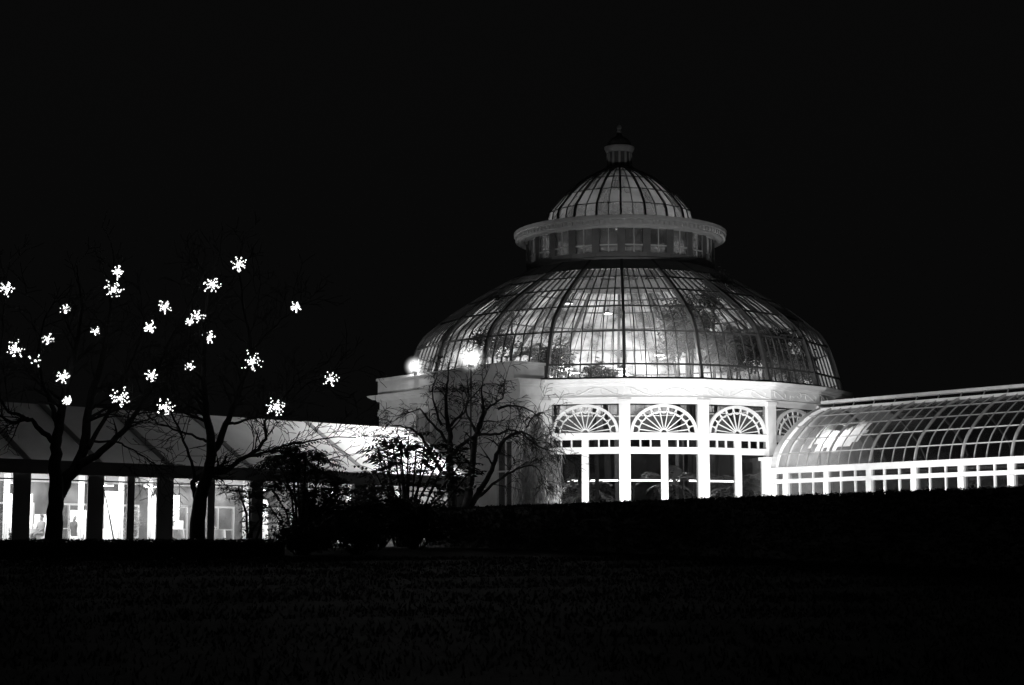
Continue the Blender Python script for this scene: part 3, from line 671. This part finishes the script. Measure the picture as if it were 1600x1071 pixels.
for i, (px, y) in enumerate(((10, 1.2), (190, 3.4), (318, 3.0), (352, 1.3), (372, 3.2), (236, 1.4))):
    p = TQ+TU*t_of(px)+TV*y; p.z = GB+.08; rq = random.Random(70+i)
    t = thing('potted_plant', ['leafy potted plant at the outermost clear wall of the tent', 'leafy potted plant behind the guy rope in the tent', 'leafy potted plant behind the second tree trunk in the tent', 'leafy potted plant at the clear wall right of the second trunk', 'leafy potted plant deep in the tent behind the drooping shrub', 'leafy potted plant at the narrow bright clear wall'][i], 'potted plant', p, 0, 'potted plants inside the tent')
    MB().lathe([(.02, 0), (.2, 0), (.27, .4), (.24, .4), (.22, .36), (.02, .36)], 14).build('pot', 'frame_metal', t, True)
    st = MB(); lf = MB()
    for k in range(9):
        e = Vector((rq.gauss(0, .28), rq.gauss(0, .28), rq.uniform(.8, 1.7))); st.tube([(0, 0, .35), e*.6+Vector((0, 0, .2)), e], [.02, .014, .008], 4, False)
        for _ in range(45):
            q = e*rq.uniform(.6, 1.05)+Vector((rq.gauss(0, .12), rq.gauss(0, .12), rq.gauss(0, .1))); u = Vector((rq.gauss(0, 1), rq.gauss(0, 1), rq.gauss(0, .6))).normalized(); v = u.orthogonal().normalized(); sz = rq.uniform(.05, .1)
            lf.quad(q-u*sz, q+v*sz*.4, q+u*sz, q-v*sz*.4)
    st.build('stems', 'bark', t); tag(lf.build('leaves', 'leaf', t), kind='stuff')
m = at(166, 780, tent_Y(166, -1.2)); n_ = at(180, 842, tent_Y(180, -1.2)); n_.z = gz(n_.x, n_.y)
tag(MB().tube([at(160, 760, tent_Y(160, -.2)), m, n_], .03, 6).build('guy_rope', 'wire'), 'dark slanting guy rope staked in front of the tent', 'rope')

# ------------------------------------------------------------------ hedges
def hedge(name, label, a, b, top_z, width, nleaf, leafsize, seed):
    rnd = random.Random(seed); a = Vector(a); b = Vector(b); L = (b-a).length; d = (b-a).normalized(); w = Vector((-d.y, d.x, 0))
    base = Vector((a.x, a.y, gz(a.x, a.y))); t = thing(name, label, 'hedge', base)
    m = MB(); N = max(4, int(L/1.5))
    for i in range(N):
        p, q = a+d*L*i/N, a+d*L*(i+1)/N
        def P(c, s, z): return Vector((c.x, c.y, z))+w*s*width/2-base
        zp, zq = gz(p.x, p.y)-.05, gz(q.x, q.y)-.05
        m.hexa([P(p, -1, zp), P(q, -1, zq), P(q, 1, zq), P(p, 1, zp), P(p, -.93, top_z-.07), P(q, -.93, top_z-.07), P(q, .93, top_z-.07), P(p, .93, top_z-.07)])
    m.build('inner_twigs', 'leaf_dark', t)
    l = MB()
    for _ in range(nleaf):
        s = rnd.random()*L; c = a+d*s; g0 = gz(c.x, c.y); h_ = top_z-g0; k = rnd.random()
        if k < .5: off, z = -1, g0+h_*rnd.random()
        elif k < .62: off, z = 1, g0+h_*rnd.random()
        else: off, z = rnd.uniform(-1, 1), top_z
        p = Vector((c.x, c.y, z))+w*off*width/2-base+Vector((rnd.gauss(0, .03), rnd.gauss(0, .03), rnd.gauss(0, .03)-.03))
        u = Vector((rnd.gauss(0, 1), rnd.gauss(0, 1), rnd.gauss(0, 1))).normalized(); v = u.orthogonal().normalized(); sz = leafsize*rnd.uniform(.6, 1.3)
        l.quad(p-u*sz, p+v*sz*.45, p+u*sz, p-v*sz*.45)
    tag(l.build('leaves', 'leaf', t), kind='stuff')
    return t
HA = Vector((1.02, 70.4, 0)); HB = Vector(((1600-800)/F*49.2, 49.2, 0)); hd_ = (HA-HB).normalized()
htop = H(790, 70.4)
hedge('clipped_hedge', 'tall dark clipped hedge in front of the dome and glass wing', HA+hd_*7.5, HB-hd_*5, htop, 1.6, 26000, .06, 1)
hl = at(-60, 843, 60); hr = at(440, 846, 60)
hedge('low_hedge', 'low dark hedge along the lawn below the tent', (hl.x, 60, 0), (hr.x, 60.5, 0), H(844, 60), 1.0, 9000, .05, 2)

# ------------------------------------------------------------------ trees
def grow(twigs, p, d, L, r, depth, rnd, droop=.0, spread=.6, kids=3, minr=.012, gnarl=.25):
    """one limb and its side shoots, added to the twigs mesh"""
    n = max(3, int(L/.35)); pts = [p.copy()]; rad = [r]; dd = d.normalized()
    for i in range(n):
        dd = (dd+Vector((rnd.gauss(0, gnarl), rnd.gauss(0, gnarl), rnd.gauss(0, gnarl)))*.45+Vector((0, 0, -droop))).normalized()
        p = p+dd*L/n; pts.append(p.copy()); rad.append(max(minr, r*(1-.75*(i+1)/n)))
    twigs.tube(pts, rad, 5 if r > .04 else 3, False)
    if depth <= 0: return
    for j in range(kids):
        k = rnd.randint(max(1, n//4), n); b = pts[k]
        ax = (pts[min(k+1, n)]-pts[k-1]).normalized(); s = Vector((rnd.gauss(0, 1), rnd.gauss(0, 1), rnd.gauss(0, .7))); s = (s-ax*s.dot(ax)).normalized()
        grow(twigs, b, ax*.8+s*spread+Vector((0, 0, .12)), L*rnd.uniform(.45, .75), max(minr, rad[k]*.7), depth-1, rnd, droop*1.3, spread, kids, minr, gnarl)
def bare_tree(name, label, base_px, Y, limbs, seed, mat='bark', droop=0., depth=3, kids=3, sp=.75, tw=.013, L0=1.5, group=None, every=1):
    rnd = random.Random(seed); bx = at(base_px, 850, Y); base = Vector((bx.x, Y, gz(bx.x, Y)))
    t = thing(name, label, 'tree', base, 0, group)
    tr = MB(); tg = MB()
    for pts, r0, r1, dy in limbs:
        P = []
        for i, (x, y) in enumerate(pts):
            u = i/(len(pts)-1); q = at(x, y, Y+dy*u)
            P.append(q-base)
        if pts[0][1] > 835: P[0].z = -.1
        # smooth
        Q = []; n = len(P)
        for i in range(n-1):
            p0, p1, p2, p3 = P[max(i-1, 0)], P[i], P[i+1], P[min(i+2, n-1)]
            for k in range(4):
                u = k/4; Q.append(.5*((2*p1)+(p2-p0)*u+(2*p0-5*p1+4*p2-p3)*u*u+(3*p1-p0-3*p2+p3)*u**3))
        Q.append(P[-1]); N = len(Q)
        rad = [r0+(r1-r0)*(i/(N-1))**.8 for i in range(N)]
        for i in range(1, N-1): Q[i] = Q[i]+Vector((rnd.gauss(0, .02), rnd.gauss(0, .02), rnd.gauss(0, .02)))
        tr.tube(Q, rad, 9)
        if depth > 0:
            for i in range(N//3, N, every):
                if rad[i] > .16: continue
                ax = (Q[min(i+1, N-1)]-Q[i-1]).normalized(); s = Vector((rnd.gauss(0, 1), rnd.gauss(0, 1), rnd.gauss(.2, .8))); s = (s-ax*s.dot(ax)).normalized()
                grow(tg, Q[i], ax*.7+s*sp, L0*rnd.uniform(.6, 1.3), max(tw, rad[i]*.5), depth-1, rnd, droop, sp, kids, tw)
            grow(tg, Q[-1], (Q[-1]-Q[-2]), L0*1.2, rad[-1], depth-1, rnd, droop, sp, kids, tw)
    tr.build('trunk', mat, t, True); tg.build('branches', mat, t)
    return t
T1 = [([(84, 850), (86, 800), (88, 760), (86, 720), (90, 680), (96, 640), (108, 590), (120, 540), (128, 480)], .36, .06, -1.5),
      ([(88, 780), (106, 748), (124, 722), (134, 680), (140, 630), (160, 560), (170, 500), (178, 440)], .3, .05, 1.5),
      ([(122, 728), (150, 712), (182, 684), (210, 650), (240, 600), (262, 540), (300, 470)], .17, .035, 1),
      ([(138, 700), (150, 678), (170, 645), (190, 600), (215, 540), (225, 500)], .11, .03, 2.5),
      ([(82, 690), (62, 670), (44, 655), (20, 661), (0, 648), (-20, 640)], .12, .03, -1),
      ([(44, 655), (28, 648), (10, 640), (-5, 600), (4, 520), (8, 450)], .08, .02, 1),
      ([(90, 665), (80, 630), (66, 590), (60, 540), (74, 490)], .12, .03, -2), ([(134, 660), (180, 640), (215, 620), (255, 600)], .06, .02, -2),
      ([(148, 690), (180, 690), (200, 700), (235, 720), (258, 735)], .05, .015, -1)]
bare_tree('bare_tree', 'large forked bare tree hung with starburst lights, in front of the tent’s outer end', 85, 66, T1, 11, L0=1.3, depth=3, tw=.011)
T2 = [([(308, 850), (310, 800), (318, 762), (326, 735), (330, 700), (326, 660), (320, 620), (318, 560), (322, 480), (330, 440)], .34, .04, -1),
      ([(330, 712), (342, 690), (356, 655), (372, 620), (384, 580), (392, 540), (380, 470), (373, 420)], .17, .03, 1),
      ([(326, 740), (352, 736), (372, 722), (398, 706), (415, 685), (414, 660), (430, 640), (460, 600)], .12, .03, 2),
      ([(352, 660), (368, 662), (385, 656), (410, 650), (440, 640), (480, 600), (515, 590)], .07, .02, -1),
      ([(306, 778), (302, 755), (318, 742), (324, 738)], .12, .1, 0), ([(304, 748), (299, 722), (284, 680), (268, 648), (262, 610), (260, 560)], .07, .02, -1.5),
      ([(390, 712), (420, 705), (450, 695), (480, 690), (520, 684), (560, 684)], .06, .02, 1), ([(322, 690), (300, 680), (262, 668), (236, 655), (225, 640)], .06, .02, 2),
      ([(386, 560), (410, 530), (440, 500), (462, 482)], .06, .02, 0), ([(326, 660), (300, 600), (296, 560), (300, 500)], .1, .03, 1)]
bare_tree('bare_tree', 'bare tree with one thick trunk and starburst lights, middle of the tent', 310, 69, T2, 23, L0=1.3, depth=3, tw=.011)
T3 = [([(704, 815), (706, 770), (702, 730), (704, 690), (699, 660), (697, 620), (700, 590)], .28, .04, 1), ([(722, 820), (732, 770), (738, 730), (742, 690), (750, 660), (755, 640), (752, 610)], .24, .04, -1),
      ([(714, 815), (735, 790), (752, 762), (768, 735), (778, 705), (785, 690), (800, 680), (815, 676), (830, 690), (848, 700), (875, 706)], .17, .02, -1),
      ([(728, 795), (748, 778), (770, 758), (795, 740), (815, 730), (835, 728), (846, 742)], .1, .02, 1), ([(700, 740), (688, 735), (672, 705), (660, 685), (645, 672), (625, 666), (608, 664)], .13, .02, 1),
      ([(700, 720), (716, 700), (736, 685), (752, 680), (780, 678), (795, 672), (810, 675), (826, 680), (842, 700)], .11, .02, -2),
      ([(700, 670), (712, 655), (725, 645), (732, 620), (730, 595)], .09, .02, -1), ([(697, 690), (684, 672), (668, 655), (655, 640), (630, 648)], .09, .02, 2),
      ([(690, 665), (680, 640), (676, 610), (682, 590)], .07, .02, 0), ([(745, 680), (736, 660), (728, 640), (742, 615), (760, 600)], .07, .02, 2),
      ([(750, 670), (758, 645), (770, 632), (785, 622), (789, 595)], .08, .02, -2), ([(778, 640), (800, 634), (826, 640), (850, 660)], .07, .02, 0), ([(822, 668), (835, 650), (850, 645), (858, 660)], .05, .015, 1)]
bare_tree('bare_tree', 'low spreading bare tree with crooked limbs in front of the pavilion', 712, 84, T3, 31, 'bark_lit', L0=1.0, depth=3, kids=4, droop=.1, tw=.012, every=2)
# pale weeping tree lit from below, between pavilion and arched windows
def weeping(label, px, Y, spread, h_top, seed, n):
    rnd = random.Random(seed); b = at(px, 850, Y); base = Vector((b.x, Y, gz(b.x, Y))); t = thing('weeping_tree', label, 'tree', base)
    hh = H(h_top, Y)-base.z
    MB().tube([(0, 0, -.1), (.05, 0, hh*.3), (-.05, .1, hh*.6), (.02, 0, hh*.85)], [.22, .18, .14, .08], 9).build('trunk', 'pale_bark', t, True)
    tg = MB()
    for i in range(n):
        a = rnd.uniform(0, 2*math.pi); r = spread*math.sqrt(rnd.random()); z0 = hh*rnd.uniform(.55, .85); top = hh*rnd.uniform(.75, 1.0)*(1-.25*(r/spread)**2)
        e = Vector((r*math.cos(a), r*math.sin(a), 0)); pts = [Vector((0, 0, z0)), e*.5+Vector((0, 0, top*.97)), e*.85+Vector((0, 0, top))]
        z = top; q = e*.97; L = rnd.uniform(.35, .95)*hh
        while L > 0:
            z -= .4; L -= .4; q = q+Vector((rnd.gauss(0, .06), rnd.gauss(0, .06), 0)); pts.append(Vector((q.x, q.y, max(.3, z))))
            if z < .4: break
        rr = [.035, .028, .022]+[.015]*(len(pts)-3); tg.tube(pts, rr, 3, False)
        for k in range(3, len(pts)):
            if rnd.random() < .7:
                w = Vector((rnd.gauss(0, .25), rnd.gauss(0, .25), -.5)); tg.tube([pts[k], pts[k]+w*.6, pts[k]+w+Vector((0, 0, -.4))], [.013, .012, .01], 3, False)
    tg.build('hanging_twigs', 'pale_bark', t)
weeping('pale weeping tree lit from below at the corner of the pavilion', 838, 98.5, 1.25, 632, 3, 130)

# ------------------------------------------------------------------ leafy shrubs
def frond(m, p, d, L, rnd, leaf, droop, width=.3):
    n = max(5, int(L/leaf/.9)); dd = d.normalized(); q = p.copy()
    side = dd.cross(UP)
    if side.length < .1: side = Vector((1, 0, 0))
    side.normalize(); tw = rnd.uniform(-.5, .5)
    pts = [q.copy()]
    for i in range(n):
        dd = (dd+Vector((0, 0, -droop*(i+1)/n))).normalized(); q = q+dd*L/n; pts.append(q.copy())
        if i < 1: continue
        nm = side.cross(dd).normalized(); sd = (side*math.cos(tw)+nm*math.sin(tw))
        ll = leaf*2.2*(math.sin(math.pi*min(1, (i+1.5)/(n+1.5)))*.75+.3)
        for s in (-1, 1):
            v = (sd*s+dd*.45+Vector((0, 0, -.25+rnd.gauss(0, .1)))).normalized(); e = q+v*ll; w = dd*leaf*width*1.25
            m.quad(q, q+v*ll*.45+w, e, q+v*ll*.45-w)
    m.tube(pts, [max(.006, .014*(1-i/len(pts))) for i in range(len(pts))], 3, False)
def frond_shrub(label, px, Y, stems, seed, leaf, L, name='pinnate_shrub'):
    rnd = random.Random(seed); b = at(px, 850, Y); base = Vector((b.x, Y, gz(b.x, Y))); t = thing(name, label, 'shrub', base)
    st = MB(); fr = MB()
    for (x, y, nf) in stems:
        tip = at(x, y, Y+rnd.uniform(-.8, .8))-base; mid = tip*.5+Vector((rnd.gauss(0, .15), rnd.gauss(0, .15), .2))
        st.tube([Vector((tip.x*.2, tip.y*.2, -.05)), mid, tip], [.06, .045, .03], 6, False)
        for i in range(nf):
            a = 2*math.pi*i/nf+rnd.uniform(-.4, .4); el = rnd.uniform(-.1, .9)
            frond(fr, tip-Vector((0, 0, rnd.uniform(0, .35))), Vector((math.cos(a), math.sin(a), el)), L*rnd.uniform(.7, 1.15), rnd, leaf, rnd.uniform(.12, .3))
    st.build('stems', 'bark', t); tag(fr.build('fronds', 'leaf_dark', t), kind='stuff')
frond_shrub('dark arching shrub with feathery fronds against the tent roof', 470, 72, [(455, 703, 20), (478, 707, 18), (436, 718, 18), (498, 718, 18), (448, 752, 16), (462, 718, 24), (440, 732, 20), (500, 735, 20), (420, 757, 16), (530, 762, 18), (480, 765, 20), (545, 795, 16), (510, 800, 18), (420, 790, 12)], 5, .13, 1.3)
frond_shrub('shrub with broad pinnate leaves glowing against the bright tent end', 630, 80, [(638, 682, 12), (612, 686, 12), (664, 694, 12), (590, 704, 10), (625, 695, 11), (605, 705, 11), (650, 705, 11), (600, 720, 12), (672, 712, 11), (585, 735, 12), (690, 735, 12), (640, 735, 13), (625, 722, 10), (612, 752, 13), (670, 755, 13), (570, 765, 12), (700, 765, 12), (708, 700, 10), (722, 722, 11), (728, 745, 11), (690, 712, 10)], 6, .19, 1.0)
frond_shrub('drooping pinnate plant in front of the lit clear wall', 392, 67, [(372, 762, 12), (390, 768, 12), (400, 790, 10), (404, 815, 8)], 8, .12, .8)
frond_shrub('dark low shrub with pinnate leaves between the hedges', 575, 68, [(560, 790, 18), (600, 790, 18), (580, 775, 18), (630, 785, 18), (655, 795, 16), (540, 805, 16), (600, 820, 16)], 9, .14, 1.3)
def leafy(label, px, Y, r, h, seed, n, name='leafy_shrub'):
    rnd = random.Random(seed); b = at(px, 850, Y); base = Vector((b.x, Y, gz(b.x, Y))); t = thing(name, label, 'shrub', base)
    st = MB(); lf = MB()
    tips = []
    for i in range(26):
        a = rnd.uniform(0, 2*math.pi); rr = r*math.sqrt(rnd.random()); e = Vector((rr*math.cos(a), rr*math.sin(a), h*rnd.uniform(.5, 1)*(1-.35*(rr/r)**2)))
        st.tube([Vector((e.x*.15, e.y*.15, -.05)), e*.6+Vector((rnd.gauss(0, .1), rnd.gauss(0, .1), .1)), e], [.03, .02, .01], 3, False); tips.append(e)
    for i in range(n):
        e = rnd.choice(tips); p = e*rnd.uniform(.45, 1.03)+Vector((rnd.gauss(0, .16), rnd.gauss(0, .16), rnd.gauss(0, .14)))
        if p.z < .03: continue
        u = Vector((rnd.gauss(0, 1), rnd.gauss(0, 1), rnd.gauss(0, .7))).normalized(); v = u.orthogonal().normalized(); s = rnd.uniform(.05, .1)
        lf.quad(p-u*s, p+v*s*.4, p+u*s, p-v*s*.4)
    st.build('stems', 'bark', t); tag(lf.build('leaves', 'leaf', t), kind='stuff')
leafy('dark rounded shrub at the end of the low hedge', 470, 61.5, 1.3, 1.35, 41, 3600)
leafy('dark loose shrub below the bright end of the tent', 560, 62, 1.5, 1.6, 42, 4200)
leafy('dark shrub at the near end of the tall clipped hedge', 650, 70, 1.6, 1.95, 43, 4200)
leafy('taller dark shrub rising behind the low hedge end', 510, 73, 1.7, 2.9, 44, 6500)
leafy('tall dense dark shrub covering the tent wall beside the bright end', 590, 76, 1.9, 2.9, 45, 8000)
leafy('dark dense shrub under the crooked bare tree', 672, 79, 1.5, 2.6, 46, 6000)

# plants inside the rotunda, seen through the glass
def palm(label, x, y, hgt, nf, L, seed):
    rnd = random.Random(seed); t = thing('indoor_palm', label, 'palm', (CX+x, CY+y, GB+.1))
    MB().tube([(0, 0, 0), (.1, .05, hgt*.4), (-.05, 0, hgt*.8), (0, 0, hgt)], [.25, .2, .17, .12], 8).build('trunk', 'bark', t, True)
    fr = MB()
    for i in range(nf):
        a = 2*math.pi*i/nf*2.4+rnd.uniform(-.2, .2); frond(fr, Vector((0, 0, hgt)), Vector((math.cos(a), math.sin(a), rnd.uniform(-.2, 1.3))), L*rnd.uniform(.8, 1.1), rnd, .24, rnd.uniform(.15, .35), .5)
    tag(fr.build('fronds', 'palm_leaf', t), kind='stuff')
palm('tall palm whose dark crown shows through the dome glass right of the middle rib', 3.7, -8.7, 13.6, 80, 1.9, 51)
palm('palm with a dark crown beside the tall palm in the dome', 6.4, -7.6, 12.4, 50, 2.3, 59)
palm('palm inside the dome behind the pavilion roof', -5.2, -8.8, 11.4, 26, 2.2, 52)
palm('palm inside the dome beside the middle rib, low crown', -1.6, -11, 9.9, 22, 1.6, 53)
palm('palm inside the dome towards the wing', 8.8, -6.2, 12.4, 50, 2.4, 54)
palm('palm inside the dome at its side above the wing', 11.0, -2.4, 11.6, 40, 2.2, 55)
palm('bushy palm behind the middle arched window', 2.2, -11.4, 3.6, 24, 2.0, 56)
palm('bushy palm behind the arched window beside the weeping tree', -2.8, -11.0, 3.0, 24, 2.0, 57)
palm('bushy palm behind the arched window next to the wing', 6.4, -9.6, 3.4, 24, 2.0, 58)
for i, (s_, h_) in enumerate(((3.5, .9), (8.2, .7), (11.6, 1.0), (14.8, .8))):
    p = W0+WX*s_+WYv*1.9
    palm(['low palm in the wing near its dome end', 'low palm in the second bay of the wing', 'low palm in the middle bay of the wing', 'low palm in the outer bay of the wing'][i], p.x-CX, p.y-CY, h_, 20, 1.3, 60+i)
lamp('POINT', rot, (1.5, -6.0, 5.0), 60, .3); lamp('POINT', rot, (6.5, -5.0, 4.5), 40, .3)
def indoor_tree(label, px, py, Y, r, seed, n):
    rnd = random.Random(seed); c = at(px, py, Y); base = Vector((c.x, c.y, GB+.1)); t = thing('indoor_tree', label, 'tree', base, 0, 'trees inside the dome')
    h = c.z-base.z; tr = MB().tube([(0, 0, 0), (.08, .05, h*.4), (-.06, 0, h*.75), (0, 0, h-.3*r)], [.16, .13, .1, .07], 7)
    lf = MB(); tips = []
    for i in range(16):
        u = Vector((rnd.gauss(0, 1), rnd.gauss(0, 1), rnd.gauss(0, .8))).normalized()*r*rnd.uniform(.45, 1.0); e = u+Vector((0, 0, h)); tips.append(e)
        tr.tube([(0, 0, h-.6*r), u*.5+Vector((0, 0, h-.1*r)), e], [.05, .03, .012], 4, False)
    for i in range(n):
        p = rnd.choice(tips)+Vector((rnd.gauss(0, .24), rnd.gauss(0, .24), rnd.gauss(0, .2)))*r; u = Vector((rnd.gauss(0, 1), rnd.gauss(0, 1), rnd.gauss(0, .6))).normalized(); v = u.orthogonal().normalized(); q = rnd.uniform(.09, .2)
        if math.hypot(p.x+base.x-CX, p.y+base.y-CY) > 14.2: continue
        lf.quad(p-u*q, p+v*q*.4, p+u*q, p-v*q*.4)
    tr.build('trunk', 'bark', t, True); tag(lf.build('crown', 'leaf_dark', t), kind='stuff')
for i, a in enumerate(((1082, 505, 109, 1.7, 81, 1500), (868, 552, 106.5, 1.1, 82, 800), (930, 582, 105, .7, 83, 500), (1152, 565, 107, 1.1, 84, 900), (1205, 535, 109, 1.3, 85, 1000), (1245, 575, 110.5, 1.2, 86, 900), (770, 535, 109.5, 1.2, 87, 900), (1115, 455, 112.5, 1.1, 88, 800), (1060, 545, 107, 1.0, 89, 700), (800, 480, 112, 1.0, 90, 700))):
    indoor_tree(['big dark tree crown behind the dome glass right of the middle rib', 'dark tree crown low in the dome above the pavilion corner', 'small dark tree top just above the cornice left of the middle rib', 'dark tree crown low in the dome above the third arched window', 'dark tree crown half way up the dome towards the wing', 'dark tree crown low in the dome at its wing side', 'dark tree crown in the dome behind the larger globe floodlight', 'dark tree top high in the dome right of the middle rib', 'dark tree crown below the big crown in the dome', 'dark tree top high in the dome left of the middle rib'][i], *a)
# white rails inside the arched windows, made to glow though no lamps
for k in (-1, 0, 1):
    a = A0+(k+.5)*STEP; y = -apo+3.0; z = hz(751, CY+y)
    o = MB().tube([(-1.6, y, z), (1.5, y, z)], .055, 8).build('glow_rail', 'rail_glow', rot, rz=a)
    for x in (-1.3, 1.3): MB().tube([(x, y+.05, .1), (x, y+.05, z)], .025, 6).build('rail_post', 'dark_metal', o)

# ------------------------------------------------------------------ starburst lights in the trees
STARS = [(9, 451, 27), (184, 425, 21), (177, 453, 33), (102, 483, 17), (257, 480, 23), (234, 513, 23), (149, 518, 16), (74, 530, 19), (24, 545, 27), (55, 564, 22), (97, 589, 23), (105, 626, 16), (237, 587, 22), (188, 622, 34), (258, 636, 29),
         (373, 414, 27), (332, 446, 30), (308, 494, 23), (296, 503, 14), (326, 527, 22), (297, 573, 16), (395, 565, 33), (462, 480, 18), (517, 592, 25), (432, 637, 32), (560, 689, 20)]
SL = ['starburst light at the edge of the picture, high in the forked tree', 'small starburst light topmost in the forked tree', 'large starburst light just under the topmost one of the forked tree',
      'small dense starburst light left of the large pair high in the forked tree', 'starburst light between the two trees, highest of the middle gap', 'starburst light below the highest one in the gap between the trees',
      'thin partly hidden starburst light in the middle of the forked tree', 'small ring-like starburst light left in the forked tree', 'starburst light at the outer edge of the forked tree, mid height', 'sparse starburst light with few bulbs, left low in the forked tree',
      'starburst light above the left main stem of the forked tree', 'small starburst light just above the tent roof by the forked stem', 'starburst light in the gap between the trees above the tent ridge', 'largest low starburst light right of the forked stem, over the tent ridge', 'starburst light touching the tent ridge between the two trees',
      'topmost starburst light of the thick-trunked tree', 'large starburst light second from the top of the thick-trunked tree', 'starburst light of a touching pair in the thick-trunked tree, upper one', 'small starburst light of a touching pair, lower one', 'starburst light directly below the touching pair',
      'tiny starburst light on the left of the thick trunk’s crown', 'large starburst light in the middle of the thick-trunked tree’s right side', 'compact starburst light alone on the high right branches', 'starburst light farthest out on the right, alone above the bright tent roof', 'large low starburst light just above the tent ridge right of the thick trunk', 'starburst light hanging in front of the bright tent roof end']
sb = random.Random(99)
for i, (px, py, dia) in enumerate(STARS):
    Y = (65.0+sb.uniform(-1.5, 1.5)) if px < 265 else (68.0+sb.uniform(-1.5, 1.0)); Y = 62.5 if i == 11 else Y; p = at(px, py, Y); rr = dia/2/F*Y
    t = thing('starburst_light', SL[i], 'light', p, 0, 'starburst lights hung in the bare trees')
    MB().ball((0, 0, 0), rr*.16, 8, 6).build('core', 'bulb_glow', t, True)
    sp = MB(); bl = MB(); nray = 6 if i == 9 else 7 if i == 6 else 12
    for k in range(nray):
        ph = math.acos(1-2*(k+.5)/nray); th = math.pi*(1+5**.5)*k+sb.uniform(-.5, .5)
        d = Vector((math.cos(th)*math.sin(ph), math.sin(th)*math.sin(ph), math.cos(ph))); Lr = rr*sb.uniform(.75, 1.0)
        sp.tube([Vector((0, 0, 0)), d*Lr], .008, 3, False)
        br = .021+.012*rr
        for f_, jit in ((.3, .05), (.55, .1), (.8, .16), (.92, .2), (1.05, .2)):
            if sb.random() < .12 or (nray == 6 and f_ < .6): continue
            q = d*Lr*f_+Vector((sb.gauss(0, 1), sb.gauss(0, 1), sb.gauss(0, 1)))*rr*jit*.4
            bl.ball(q, br*sb.uniform(.75, 1.15), 6, 4)
    sp.build('spokes', 'wire', t); tag(bl.build('bulbs', 'bulb_glow', t, True), kind='stuff')
    MB().tube([(0, 0, rr*.2), (sb.uniform(-.1, .1), 0, rr+sb.uniform(.3, .7))], .006, 3).build('hanging_wire', 'wire', t)
print('objects', len(S.objects))
